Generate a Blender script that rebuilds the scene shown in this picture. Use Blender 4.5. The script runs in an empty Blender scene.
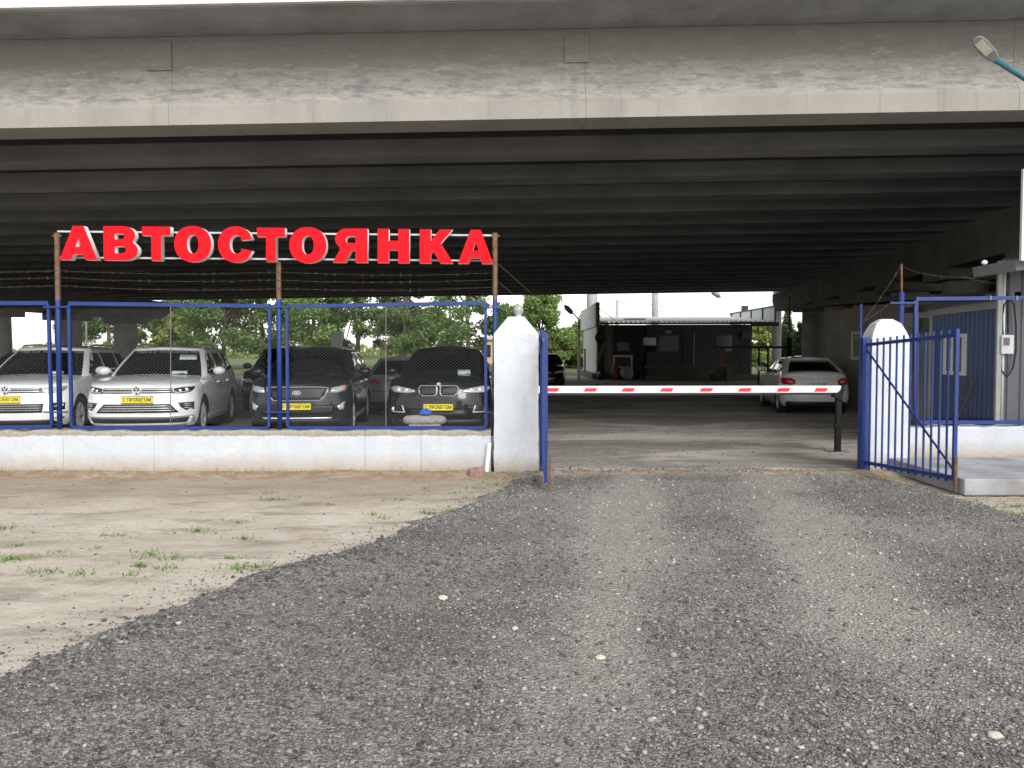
import bpy, bmesh, math, random
import numpy as np
from mathutils import Vector, Matrix
from mathutils.geometry import delaunay_2d_cdt

S = bpy.context.scene
COL = S.collection
R = math.radians
random.seed(7)

# ------------------------------------------------------------------ camera, sky, sun, exposure
FPX, CAMZ, PITCH = 830.0, 1.6, math.atan(33 / 830.0)
cam = bpy.data.objects.new('camera', bpy.data.cameras.new('camera'))
COL.objects.link(cam)
cam.location = (0, 0, CAMZ)
cam.rotation_euler = (math.pi / 2 - PITCH, 0, 0)
cam.data.sensor_width = 36
cam.data.lens = 36 * FPX / 1024
cam.data.clip_start = .05
cam.data.clip_end = 3000
S.camera = cam

SUN_EL, SUN_AZ = 36, 158          # azimuth clockwise from +Y: the sun stands behind the camera, a little to the right
W = bpy.data.worlds.new('World')
S.world = W
W.use_nodes = True
nt = W.node_tree
bg = nt.nodes['Background']
sky = nt.nodes.new('ShaderNodeTexSky')
sky.sky_type = 'NISHITA'
sky.sun_disc = False
sky.sun_elevation = R(SUN_EL)
sky.sun_rotation = R(SUN_AZ)
sky.air_density = 2.1
sky.dust_density = 1.0
hsv = nt.nodes.new('ShaderNodeHueSaturation')
hsv.inputs['Saturation'].default_value = .15
hsv.inputs['Value'].default_value = 1.0
nt.links.new(sky.outputs[0], hsv.inputs['Color'])
nt.links.new(hsv.outputs[0], bg.inputs['Color'])
bg.inputs['Strength'].default_value = .15
sl = bpy.data.lights.new('sun', 'SUN')
sl.energy = 1.5
sl.angle = R(25)
sl.color = (1, .985, .965)
so = bpy.data.objects.new('sun', sl)
COL.objects.link(so)
_d = Vector((math.sin(R(SUN_AZ)) * math.cos(R(SUN_EL)), math.cos(R(SUN_AZ)) * math.cos(R(SUN_EL)), math.sin(R(SUN_EL))))
so.rotation_euler = _d.to_track_quat('Z', 'Y').to_euler()
S.view_settings.view_transform = 'Standard'
S.view_settings.look = 'None'
S.view_settings.gamma = 1
S.view_settings.use_curve_mapping = False
S.view_settings.exposure = .74

# ------------------------------------------------------------------ measuring helpers
def at(px, py, Y):
    u, v = (px - 512) / FPX, (384 - py) / FPX
    c, s = math.cos(PITCH), math.sin(PITCH)
    k = Y / (c + v * s)
    return Vector((u * k, Y, CAMZ + k * (v * c - s)))
def gp(px, py, z=0.0):
    u, v = (px - 512) / FPX, (384 - py) / FPX
    c, s = math.cos(PITCH), math.sin(PITCH)
    k = (z - CAMZ) / (v * c - s)
    return Vector((u * k, k * (c + v * s), z))

# ------------------------------------------------------------------ materials
MATS = {}
def newmat(name):
    m = bpy.data.materials.new(name)
    m.use_nodes = True
    b = m.node_tree.nodes['Principled BSDF']
    return m, m.node_tree, b
def nd(t, typ, **k):
    n = t.nodes.new(typ)
    for a, v in k.items():
        if a in n.inputs: n.inputs[a].default_value = v
        else: setattr(n, a, v)
    return n
def noise(t, scale, detail=4, rough=.6, vec=None, dist=0):
    n = nd(t, 'ShaderNodeTexNoise', Scale=scale, Detail=detail, Roughness=rough, Distortion=dist)
    if vec is None: vec = coord(t)
    t.links.new(vec, n.inputs['Vector'])
    return n.outputs['Fac']
def coord(t, scale=None):
    for n in t.nodes:
        if n.type == 'TEX_COORD': c = n; break
    else: c = t.nodes.new('ShaderNodeTexCoord')
    o = c.outputs['Object']
    if scale:
        mp = nd(t, 'ShaderNodeMapping'); mp.inputs['Scale'].default_value = scale
        t.links.new(o, mp.inputs['Vector']); o = mp.outputs[0]
    return o
def ramp(t, fac, stops):
    r = t.nodes.new('ShaderNodeValToRGB')
    el = r.color_ramp.elements
    while len(el) < len(stops): el.new(.5)
    for e, (p, c) in zip(el, stops):
        e.position = p
        e.color = (c, c, c, 1) if not hasattr(c, '__len__') else (*c, 1)
    t.links.new(fac, r.inputs[0])
    return r.outputs[0]
def mix(t, fac, a, b, mode='MIX'):
    n = t.nodes.new('ShaderNodeMix'); n.data_type = 'RGBA'; n.blend_type = mode
    def put(s, v):
        if isinstance(v, (int, float)): n.inputs[s].default_value = v if s == 0 else (v, v, v, 1)
        elif isinstance(v, tuple): n.inputs[s].default_value = (*v, 1)
        else: t.links.new(v, n.inputs[s])
    put(0, fac); put(6, a); put(7, b)
    return n.outputs[2]
def math_(t, op, a, b=None):
    n = t.nodes.new('ShaderNodeMath'); n.operation = op
    for i, v in enumerate((a, b)):
        if v is None: continue
        if isinstance(v, (int, float)): n.inputs[i].default_value = v
        else: t.links.new(v, n.inputs[i])
    return n.outputs[0]
def bump(t, b, h, strength=.3, dist=.01):
    n = nd(t, 'ShaderNodeBump', Strength=strength, Distance=dist)
    t.links.new(h, n.inputs['Height'])
    t.links.new(n.outputs[0], b.inputs['Normal'])
def sepz(t):
    s = t.nodes.new('ShaderNodeSeparateXYZ'); t.links.new(coord(t), s.inputs[0]); return s
def mat(name, col, rough=.6, metal=0, var=.12, scale=6, bmp=0, bscale=60, coat=0, dirt=None, spec=.5, alpha=1, trans=0):
    if name in MATS: return MATS[name]
    m, t, b = newmat(name)
    lo = tuple(c * (1 - var) for c in col); hi = tuple(min(1, c * (1 + var)) for c in col)
    c = mix(t, ramp(t, noise(t, scale), [(.3, 0), (.7, 1)]), lo, hi)
    if dirt:
        c = mix(t, ramp(t, noise(t, scale * .6, 8, .7), [(dirt[1], 0), (dirt[1] + .12, 1)]), c, dirt[0])
    t.links.new(c, b.inputs['Base Color'])
    b.inputs['Roughness'].default_value = rough
    b.inputs['Metallic'].default_value = metal
    b.inputs['Specular IOR Level'].default_value = spec
    b.inputs['Coat Weight'].default_value = coat
    b.inputs['Coat Roughness'].default_value = .03
    b.inputs['Transmission Weight'].default_value = trans
    if bmp: bump(t, b, noise(t, bscale, 6), bmp, .01)
    MATS[name] = m
    return m

# ------------------------------------------------------------------ mesh helpers
ROOT = {}
def tag(o, label=None, cat=None, group=None, kind=None):
    for k, v in (('label', label), ('category', cat), ('group', group), ('kind', kind)):
        if v: o[k] = v
    return o
def thing(name, label, cat, loc=(0, 0, 0), rz=0, group=None):
    o = bpy.data.objects.new(name, None)
    COL.objects.link(o)
    o.location = loc; o.rotation_euler = (0, 0, rz)
    o.empty_display_size = .2
    tag(o, label, cat, group)
    ROOT[o] = Vector(loc) if rz == 0 else Vector((0, 0, 0))
    return o
class MB:
    def __init__(s): s.v, s.f = [], []
    def add(s, vs, fs):
        n = len(s.v); s.v += [tuple(p) for p in vs]; s.f += [tuple(i + n for i in f) for f in fs]; return s
    def box(s, a, b, M=None):
        (x0, y0, z0), (x1, y1, z1) = a, b
        vs = [Vector(p) for p in ((x0,y0,z0),(x1,y0,z0),(x1,y1,z0),(x0,y1,z0),(x0,y0,z1),(x1,y0,z1),(x1,y1,z1),(x0,y1,z1))]
        if M is not None: vs = [M @ p for p in vs]
        return s.add(vs, [(0,3,2,1),(4,5,6,7),(0,1,5,4),(1,2,6,5),(2,3,7,6),(3,0,4,7)])
    def bar(s, p, q, w, h=None, up=(0, 0, 1)):
        p, q = Vector(p), Vector(q); h = w if h is None else h
        d = (q - p); L = d.length; d.normalize(); upv = Vector(up)
        if abs(d.dot(upv)) > .98: upv = Vector((0, 1, 0))
        a = d.cross(upv).normalized(); b = a.cross(d).normalized()
        M = Matrix((( a.x, d.x, b.x, p.x), (a.y, d.y, b.y, p.y), (a.z, d.z, b.z, p.z), (0, 0, 0, 1)))
        return s.box((-w / 2, 0, -h / 2), (w / 2, L, h / 2), M)
    def tube(s, pts, r, n=8, cap=True):
        pts = [Vector(p) for p in pts]
        rs = r if hasattr(r, '__len__') else [r] * len(pts)
        vs, fs = [], []
        prev = None
        for i, p in enumerate(pts):
            d = (pts[min(i + 1, len(pts) - 1)] - pts[max(i - 1, 0)]).normalized()
            if prev is None:
                a = d.cross(Vector((0, 0, 1)) if abs(d.z) < .9 else Vector((1, 0, 0))).normalized()
            else: a = (prev - d * prev.dot(d)).normalized()
            prev = a
            b = d.cross(a)
            for k in range(n):
                th = 2 * math.pi * k / n
                vs.append(p + (a * math.cos(th) + b * math.sin(th)) * rs[i])
        for i in range(len(pts) - 1):
            for k in range(n):
                fs.append((i * n + k, i * n + (k + 1) % n, (i + 1) * n + (k + 1) % n, (i + 1) * n + k))
        if cap:
            fs.append(tuple(range(n - 1, -1, -1))); m = (len(pts) - 1) * n
            fs.append(tuple(m + k for k in range(n)))
        return s.add(vs, fs)
    def lathe(s, prof, c=(0, 0, 0), axis='z', n=24):
        vs, fs = [], []
        c = Vector(c)
        for (r, h) in prof:
            for k in range(n):
                th = 2 * math.pi * k / n
                a, b = r * math.cos(th), r * math.sin(th)
                vs.append(c + (Vector((a, b, h)) if axis == 'z' else Vector((h, a, b)) if axis == 'x' else Vector((a, h, b))))
        for i in range(len(prof) - 1):
            for k in range(n):
                fs.append((i * n + k, i * n + (k + 1) % n, (i + 1) * n + (k + 1) % n, (i + 1) * n + k))
        return s.add(vs, fs)
    def prism(s, poly, fn, t0, t1):
        """poly 2-D outline; fn(a, b, t) -> point; closed solid between t0 and t1"""
        n = len(poly)
        vs = [fn(a, b, t0) for a, b in poly] + [fn(a, b, t1) for a, b in poly]
        fs = [tuple(range(n)), tuple(range(2 * n - 1, n - 1, -1))] + [(i, i + n, (i + 1) % n + n, (i + 1) % n) for i in range(n)]
        return s.add(vs, fs)
    def grid(s, rows):
        n, m = len(rows), len(rows[0])
        return s.add([p for r in rows for p in r], [(i * m + j, i * m + j + 1, (i + 1) * m + j + 1, (i + 1) * m + j) for i in range(n - 1) for j in range(m - 1)])
    def build(s, name, m, parent=None, label=None, cat=None, group=None, kind=None, smooth=False, bevel=0, off=None, fix=True, seg=2):
        V = np.array(s.v, dtype=float)
        if parent is not None:
            p = parent
            while p.parent: p = p.parent
            o0 = np.array(ROOT.get(p, Vector((0, 0, 0)))) if off is None else np.array(off)
        elif kind in ('structure', 'stuff'): o0 = np.zeros(3)
        else:
            o0 = np.array(((V[:, 0].min() + V[:, 0].max()) / 2, (V[:, 1].min() + V[:, 1].max()) / 2, V[:, 2].min()))
        me = bpy.data.meshes.new(name)
        me.from_pydata([tuple(p) for p in (V - o0)], [], s.f)
        me.update()
        if fix:
            b = bmesh.new(); b.from_mesh(me); bmesh.ops.recalc_face_normals(b, faces=b.faces); b.to_mesh(me); b.free()
        if smooth: me.polygons.foreach_set('use_smooth', [True] * len(me.polygons))
        me.materials.append(m)
        o = bpy.data.objects.new(name, me)
        COL.objects.link(o)
        if parent is not None: o.parent = parent
        else:
            o.location = tuple(o0); ROOT[o] = Vector(o0)
        if bevel:
            bv = o.modifiers.new('bevel', 'BEVEL'); bv.width = bevel; bv.segments = seg; bv.limit_method = 'ANGLE'; bv.angle_limit = R(40)
        tag(o, label, cat, group, kind)
        return o
def icos(r=1, sub=2):
    b = bmesh.new(); bmesh.ops.create_icosphere(b, subdivisions=sub, radius=r)
    vs = [v.co.copy() for v in b.verts]; fs = [tuple(v.index for v in f.verts) for f in b.faces]; b.free()
    return vs, fs
def text(name, body, size, m, parent, M, squeeze=1.0, bold=0.0, thick=.001):
    """flat lettering centred at the matrix M (its x to the reader's right, y up), returned as a mesh child"""
    c = bpy.data.curves.new(name, 'FONT')
    c.body = body; c.size = size; c.align_x = 'CENTER'; c.align_y = 'CENTER'; c.extrude = thick; c.offset = bold; c.resolution_u = 3
    tmp = bpy.data.objects.new(name, c); COL.objects.link(tmp)
    bpy.context.view_layer.update()
    me = bpy.data.meshes.new_from_object(tmp.evaluated_get(bpy.context.evaluated_depsgraph_get()))
    bpy.data.objects.remove(tmp)
    me.transform(M @ Matrix.Diagonal((squeeze, 1, 1, 1)))
    me.materials.clear(); me.materials.append(m)
    o = bpy.data.objects.new(name, me); COL.objects.link(o); o.parent = parent
    return o
def curve_mesh(loops, depth, bevel=0):
    """filled outlines with holes (x, y), extruded symmetric to depth along z"""
    c = bpy.data.curves.new('outline', 'CURVE'); c.dimensions = '2D'; c.fill_mode = 'BOTH'; c.extrude = depth / 2; c.offset = bevel
    for lp in loops:
        s = c.splines.new('POLY'); s.points.add(len(lp) - 1)
        for q, (x, y) in zip(s.points, lp): q.co = (x, y, 0, 1)
        s.use_cyclic_u = True
    tmp = bpy.data.objects.new('outline', c); COL.objects.link(tmp)
    bpy.context.view_layer.update()
    me = bpy.data.meshes.new_from_object(tmp.evaluated_get(bpy.context.evaluated_depsgraph_get()))
    bpy.data.objects.remove(tmp)
    return me

# ------------------------------------------------------------------ shared materials
BLUE = mat('blue_gate_paint', (.007, .030, .17), .4, var=.25, scale=5, bmp=.12, bscale=50, dirt=((.10, .05, .03), .665))
RUST = mat('rusty_steel', (.15, .075, .04), .85, var=.45, scale=14, bmp=.4, bscale=90)
GALV = mat('galvanised_wire', (.17, .175, .18), .55, .2, var=.1)
DARKSTEEL = mat('dark_steel', (.03, .032, .034), .5, .3)
BLACKM = mat('black_paint_metal', (.007, .007, .008), .5, spec=.25)
GREYM = mat('grey_metal', (.30, .31, .32), .45, .4)
WHITEM = mat('white_painted_metal', (.75, .76, .77), .4, var=.03)
WOOD = mat('weathered_wood', (.14, .11, .085), .85, var=.35, scale=9, bmp=.3)
CONC = mat('dark_concrete', (.145, .138, .128), .9, var=.25, scale=1.5, bmp=.3, bscale=25, dirt=((.09, .085, .08), .60))
# ================================================================== GROUND
def ground_mat():
    m, t, b = newmat('packed_dirt')
    n1 = ramp(t, noise(t, .45, 9, .68, coord(t, (.55, 1.3, 1)), .8), [(.43, 0), (.56, 1)])
    n2 = ramp(t, noise(t, 3.0, 8, .7), [(.3, 0), (.75, 1)])
    c = mix(t, n1, (.54, .485, .405), (.19, .18, .165))
    n3 = ramp(t, noise(t, 1.7, 8, .75, coord(t, (.6, 1.5, 1))), [(.52, 0), (.66, .8)])
    c = mix(t, n3, c, (.17, .165, .16))
    c = mix(t, math_(t, 'MULTIPLY', n2, .5), c, (.58, .525, .44))
    c = mix(t, ramp(t, noise(t, 60, 4, .7), [(.35, .55), (.65, 1.15)]), (0, 0, 0), c)
    t.links.new(c, b.inputs['Base Color']); b.inputs['Roughness'].default_value = .95
    bump(t, b, math_(t, 'ADD', noise(t, 22, 9, .75), math_(t, 'MULTIPLY', noise(t, 2.5, 6, .7), 2.5)), .8, .03)
    return m
mb = MB().grid([[(x, y, z) for x in (-700, -40, 0, 40, 700)] for y, z in ((-60, -.16), (11.02, -.16), (11.3, 0), (48, 0), (1200, 0))])
mb.build('ground', ground_mat(), kind='structure')

def meadow_mat():
    m, t, b = newmat('meadow_grass')
    c = mix(t, ramp(t, noise(t, .35, 8, .7), [(.35, 0), (.65, 1)]), (.075, .12, .03), (.16, .16, .07))
    t.links.new(c, b.inputs['Base Color']); b.inputs['Roughness'].default_value = 1
    bump(t, b, noise(t, 12, 6), .8, .1)
    return m
rows = [[(x, y, .012 + .25 * math.sin(x * .13 + y * .3) ** 2 * min(1, (y - 54) / 14)) for x in np.linspace(-150, 150, 80)] for y in np.linspace(54, 260, 40)]
MB().grid(rows).build('meadow', meadow_mat(), kind='structure', smooth=True)

def value_noise(x, y, seed):
    """smooth 2-D noise in numpy"""
    rng = np.random.default_rng(seed); G = rng.random((64, 64))
    xi, yi = np.floor(x).astype(int), np.floor(y).astype(int); fx, fy = x - xi, y - yi
    fx, fy = fx * fx * (3 - 2 * fx), fy * fy * (3 - 2 * fy)
    g = lambda a, b: G[a % 64, b % 64]
    return (g(xi, yi) * (1 - fx) + g(xi + 1, yi) * fx) * (1 - fy) + (g(xi, yi + 1) * (1 - fx) + g(xi + 1, yi + 1) * fx) * fy
def fbm(x, y, seed, f=1.0, oct=4):
    return sum(value_noise(x * f * 2 ** k, y * f * 2 ** k, seed + k) / 2 ** k for k in range(oct)) / sum(1 / 2 ** k for k in range(oct)) - .5

LE = [gp(*p) for p in ((-330, 800), (0, 682), (130, 619), (250, 577), (360, 546), (440, 517), (500, 490), (522, 478))]
LEy = [p.y for p in LE] + [11.2, 30]; LEx = [p.x for p in LE] + [.0, .0]
RE = [gp(*p) for p in ((1250, 548), (1024, 516), (965, 499), (900, 484), (862, 475))]
REy = [p.y for p in RE] + [30]; REx = [p.x for p in RE] + [RE[-1].x]
def gravel_mask(x, y):
    n = fbm(x, y, 3, 1.3, 6) * .55
    l = x - np.interp(y, LEy, LEx) + n * .8 + .16 * fbm(x, y, 8, 5, 3)
    r = np.interp(y, REy, REx) - x + n * .5
    f = (11.15 - y) + n * 1.2 + .12 * np.sin(x * 2.1)
    return np.minimum(np.minimum(l, r), f)
def dust_mask(x, y):
    def track(pts, w):
        P = [gp(*p) for p in pts]
        cx = np.interp(y, [p.y for p in P][::-1], [p.x for p in P][::-1])
        return np.exp(-((x - cx) / w) ** 2)
    a = track(((640, 468), (627, 520), (612, 600), (590, 690), (570, 780)), .46) * np.interp(y, [3.2, 4.4, 6], [.35, .75, 1.1])
    b_ = track(((765, 468), (815, 540), (880, 620), (950, 700)), .52) * np.interp(y, [3.5, 4.6, 6], [.25, .85, 1.1])
    c_ = np.interp(y, [9.6, 11], [0, .8])
    return np.clip(np.maximum(np.maximum(a, b_), c_) * .9 + fbm(x, y, 21, .55, 5) * 1.0 + fbm(x * 1.6, y * .6, 33, 2.2, 4) * .7 + .02, 0, 1)
def sheet(name, xs, ys, zf, m, attr=None):
    X, Y = np.meshgrid(xs, ys); Z = zf(X, Y)
    n, k = X.shape
    V = np.stack([X, Y, Z], -1).reshape(-1, 3)
    idx = np.arange(n * k).reshape(n, k)
    F = np.stack([idx[:-1, :-1], idx[:-1, 1:], idx[1:, 1:], idx[1:, :-1]], -1).reshape(-1, 4)
    me = bpy.data.meshes.new(name)
    me.vertices.add(len(V)); me.vertices.foreach_set('co', V.ravel())
    me.loops.add(F.size); me.loops.foreach_set('vertex_index', F.ravel().astype(np.int32))
    me.polygons.add(len(F)); me.polygons.foreach_set('loop_start', np.arange(0, F.size, 4, dtype=np.int32))
    me.update(calc_edges=True); me.validate()
    me.polygons.foreach_set('use_smooth', [True] * len(me.polygons))
    for an, fn in (attr or {}).items():
        a = me.attributes.new(an, 'FLOAT', 'POINT'); a.data.foreach_set('value', fn(X, Y).ravel().astype(np.float32))
    me.materials.append(m)
    o = bpy.data.objects.new(name, me); COL.objects.link(o); o['kind'] = 'structure'
    return o

def sand_mat():
    m, t, b = newmat('sandy_earth')
    c = mix(t, ramp(t, noise(t, .9, 6, .65, dist=.5), [(.35, 0), (.65, 1)]), (.645, .58, .49), (.50, .445, .37))
    c = mix(t, ramp(t, noise(t, 2.2, 8, .7, coord(t, (.5, 1.6, 1))), [(.50, 0), (.68, .8)]), c, (.25, .215, .175))
    c = mix(t, ramp(t, noise(t, 7, 8, .8, coord(t, (.7, 1.5, 1))), [(.55, 0), (.70, .65)]), c, (.26, .22, .175))
    y = sepz(t).outputs[1]
    d = math_(t, 'ADD', y, math_(t, 'MULTIPLY', noise(t, 1.1, 6, .7), 2.6))
    c = mix(t, ramp(t, math_(t, 'MULTIPLY', math_(t, 'SUBTRACT', d, 9.6), .45), [(0, 0), (.6, .6)]), c, (.31, .25, .18))
    c = mix(t, math_(t, 'MULTIPLY', ramp(t, math_(t, 'MULTIPLY', math_(t, 'SUBTRACT', y, 10.2), 1.6), [(0, 0), (.5, 1)]), ramp(t, noise(t, 5, 8, .75), [(.42, 0), (.55, .8)])), c, (.30, .20, .11))
    c = mix(t, ramp(t, noise(t, .8, 5, .6, coord(t, (1, 1.4, 1))), [(.62, 0), (.70, .6)]), c, (.46, .33, .17))
    c = mix(t, ramp(t, noise(t, 90, 3, .8), [(.30, .72), (.7, 1.1)]), (0, 0, 0), c)
    t.links.new(c, b.inputs['Base Color']); b.inputs['Roughness'].default_value = 1
    b.inputs['Specular IOR Level'].default_value = .1
    h = math_(t, 'ADD', noise(t, 14, 8, .7), math_(t, 'MULTIPLY', noise(t, 120, 4, .7), .25))
    bump(t, b, h, .8, .04)
    return m
def sand_z(X, Y):
    ridge = .045 * np.exp(-((Y - 10.75) / .22) ** 2) * (.5 + 1.2 * (fbm(X, Y, 55, 1.1) + .5))
    right = np.clip((X - 4.3) * .05, 0, .06)
    return -.03 + .035 * (fbm(X, Y, 41, .8) + .5) + .02 * fbm(X, Y, 44, 4, 3) + .014 * fbm(X, Y, 48, 9, 2) + ridge
sheet('sandy_verge', np.arange(-15, 9, .06), np.arange(-1, 11.2, .06), sand_z, sand_mat())

def gravel_mat():
    m, t, b = newmat('crushed_stone')
    a = nd(t, 'ShaderNodeAttribute', attribute_name='dust'); dust = a.outputs['Fac']
    def vor(s):
        v = nd(t, 'ShaderNodeTexVoronoi', Scale=s); t.links.new(coord(t), v.inputs['Vector']); return v
    v1, v2 = vor(42), vor(95)
    g1 = nd(t, 'ShaderNodeSeparateColor'); t.links.new(v1.outputs['Color'], g1.inputs[0])
    g2 = nd(t, 'ShaderNodeSeparateColor'); t.links.new(v2.outputs['Color'], g2.inputs[0])
    st = [(0, (.065, .059, .053)), (.45, (.14, .128, .115)), (.8, (.225, .21, .192)), (.97, (.35, .335, .31))]
    c1, c2 = ramp(t, g1.outputs[0], st), ramp(t, g2.outputs[0], st)
    c = mix(t, .55, c1, c2)
    big = ramp(t, noise(t, .8, 7, .68, coord(t, (.55, 1.5, 1)), .4), [(.35, .85), (.65, 1.45)])
    c = mix(t, 1.0, c, big, 'MULTIPLY')
    dd = mix(t, ramp(t, noise(t, 50, 5, .75), [(.3, 0), (.7, 1)]), (.255, .24, .218), (.44, .415, .375))
    dd = mix(t, .38, dd, mix(t, 1.0, c2, (1.7, 1.65, 1.55), 'MULTIPLY'))
    c = mix(t, ramp(t, math_(t, 'ADD', dust, math_(t, 'MULTIPLY', math_(t, 'SUBTRACT', noise(t, 30, 7, .85), .5), 1.7)), [(.25, .10), (.80, .92)]), c, dd)
    t.links.new(c, b.inputs['Base Color']); b.inputs['Roughness'].default_value = .9
    b.inputs['Specular IOR Level'].default_value = .25
    h = math_(t, 'ADD', math_(t, 'MULTIPLY', v1.outputs['Distance'], -1), math_(t, 'MULTIPLY', v2.outputs['Distance'], -.6))
    bump(t, b, h, .9, .022)
    return m
def gravel_z(X, Y):
    k = np.clip(gravel_mask(X, Y) / .28, -1, 1)
    return np.where(k > 0, .0 + .035 * k, .0 + .12 * k) + .03 * fbm(X, Y, 11, .6) + .022 * fbm(X, Y, 15, 5, 3) - .022 * dust_mask(X, Y)
sheet('gravel_road', np.arange(-5, 9.5, .05), np.arange(-1, 12.2, .05), gravel_z, gravel_mat(), {'dust': dust_mask})

# loose stones: a heap nobody could count
def stones(name, XY, size, tone, zfun, m):
    rng = np.random.default_rng(5)
    base = np.array([(1,0,0),(-1,0,0),(0,1,0),(0,-1,0),(0,0,1),(0,0,-1),(.62,.62,.5),(-.62,.55,.5),(.55,-.62,.45),(-.6,-.6,.5)], float)
    b = bmesh.new()
    for p in base: b.verts.new(p)
    bmesh.ops.convex_hull(b, input=b.verts)
    b.verts.ensure_lookup_table(); b.verts.index_update()
    bv = np.array([v.co for v in b.verts]); bf = np.array([[v.index for v in f.verts] for f in b.faces]); b.free()
    N, nv, nf = len(XY), len(bv), len(bf)
    jit = 1 + rng.uniform(-.32, .32, (N, nv, 3))
    V = bv[None] * jit * (size[:, None, None] * rng.uniform((.75, .75, .38), (1.15, 1.15, .75), (N, 3))[:, None, :])
    a = rng.uniform(0, 2 * np.pi, N); tl = rng.normal(0, .35, N)
    c, s = np.cos(tl)[:, None], np.sin(tl)[:, None]
    y, z = V[..., 1] * c - V[..., 2] * s, V[..., 1] * s + V[..., 2] * c
    V[..., 1], V[..., 2] = y, z
    c, s = np.cos(a)[:, None], np.sin(a)[:, None]
    x, y = V[..., 0] * c - V[..., 1] * s, V[..., 0] * s + V[..., 1] * c
    V[..., 0], V[..., 1] = x + XY[:, :1], y + XY[:, 1:]
    V[..., 2] += (zfun(XY[:, 0], XY[:, 1]) + size * .18)[:, None]
    F = (bf[None] + (np.arange(N) * nv)[:, None, None]).reshape(-1, 3)
    me = bpy.data.meshes.new(name)
    me.vertices.add(N * nv); me.vertices.foreach_set('co', V.reshape(-1))
    me.loops.add(F.size); me.loops.foreach_set('vertex_index', F.ravel().astype(np.int32))
    me.polygons.add(len(F)); me.polygons.foreach_set('loop_start', np.arange(0, F.size, 3, dtype=np.int32))
    me.update(calc_edges=True)
    at_ = me.attributes.new('tone', 'FLOAT', 'POINT'); at_.data.foreach_set('value', np.repeat(tone, nv).astype(np.float32))
    me.materials.append(m)
    o = bpy.data.objects.new(name, me); COL.objects.link(o); o['kind'] = 'stuff'
    return o
def stone_mat():
    m, t, b = newmat('loose_stone')
    a = nd(t, 'ShaderNodeAttribute', attribute_name='tone')
    c = ramp(t, a.outputs['Fac'], [(0, (.045, .043, .042)), (.3, (.105, .099, .093)), (.55, (.175, .168, .16)), (.78, (.25, .247, .248)), (.92, (.33, .325, .32)), (1, (.46, .44, .40))])
    c = mix(t, ramp(t, noise(t, 120, 4, .7), [(.3, .7), (.7, 1.25)]), (0, 0, 0), c)
    t.links.new(c, b.inputs['Base Color']); b.inputs['Roughness'].default_value = .85
    return m
rng = np.random.default_rng(9)
N = 260000
yy = 2.4 + 8.9 * rng.random(N) ** 1.9
xx = rng.uniform(-5, 9, N)
ok = (np.abs(xx) < yy * .66 + .4) & (gravel_mask(xx, yy) > .03 - .75 * rng.random(N) ** 4)
ok &= rng.random(N) > dust_mask(xx, yy) * .62
xx, yy = xx[ok], yy[ok]
sz = .0042 + .0052 * rng.random(len(xx)) ** 2.5 + .013 * (rng.random(len(xx)) ** 12)
edge = np.clip(1 - np.abs(gravel_mask(xx, yy) - .15) / .4, 0, 1) * (xx < 2)
sz *= 1 + .7 * edge * rng.random(len(xx))
tn = np.clip(rng.beta(1.15, 1.2, len(xx)) * .92 + .22 * dust_mask(xx, yy) + .45 * fbm(xx * .55, yy * 1.5, 77, .8), 0, 1)
tn = np.where(rng.random(len(xx)) > .994, rng.uniform(.86, 1, len(xx)), tn)
stones('gravel', np.stack([xx, yy], -1), sz, tn, lambda X, Y: np.maximum(gravel_z(X, Y), sand_z(X, Y)), stone_mat())
N = 2600
yy = rng.uniform(2.5, 10.8, N); xx = rng.uniform(-9, 1, N)
ok = (gravel_mask(xx, yy) < -.05)
stones('pebbles', np.stack([xx[ok], yy[ok]], -1), .004 + .012 * rng.random(ok.sum()) ** 5, rng.uniform(.1, .9, ok.sum()), sand_z, MATS.get('x') or bpy.data.materials['loose_stone'])

N = 5200
yy = 11.1 + 7 * rng.random(N) ** 1.6; xx = rng.uniform(-.4, 6.5, N)
clump = fbm(xx, yy, 91, .9, 3) + .25 * rng.random(N) > .06
stones('yard_pebbles', np.stack([xx[clump], yy[clump]], -1), .005 + .014 * rng.random(clump.sum()) ** 5, np.clip(rng.beta(1.6, 2, clump.sum()), 0, 1), lambda X, Y: 0 * X, bpy.data.materials['loose_stone'])

# a few pale cobbles that stand out of the gravel, and the pink brick by the wall
def stone_lump(name, p, r, m, label, cat, sq=(1, .8, .5)):
    vs, fs = icos(1, 2); rr = random.Random(str(p))
    vs = [Vector((v.x * sq[0], v.y * sq[1], v.z * sq[2])) * r * (1 + rr.uniform(-.13, .13)) for v in vs]
    mb = MB().add([v + Vector(p) for v in vs], fs)
    return mb.build(name, m, label=label, cat=cat, smooth=False)
PALE = mat('pale_limestone', (.50, .46, .38), .85, var=.2, scale=30, bmp=.3)
for px, py, r, lb in ((995, 744, .032, 'large pale cobble in the gravel at the right foot of the picture'),
                      (443, 604, .032, 'flat white stone lying on dark gravel midway along the sand edge'),
                      (600, 660, .028, 'round pale cobble half sunk in the gravel of the left wheel track')):
    p = gp(px, py); p.z = float(gravel_z(np.array([p.x]), np.array([p.y]))[0]) + .006
    stone_lump('stone', p, r, PALE, lb, 'stone')

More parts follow.
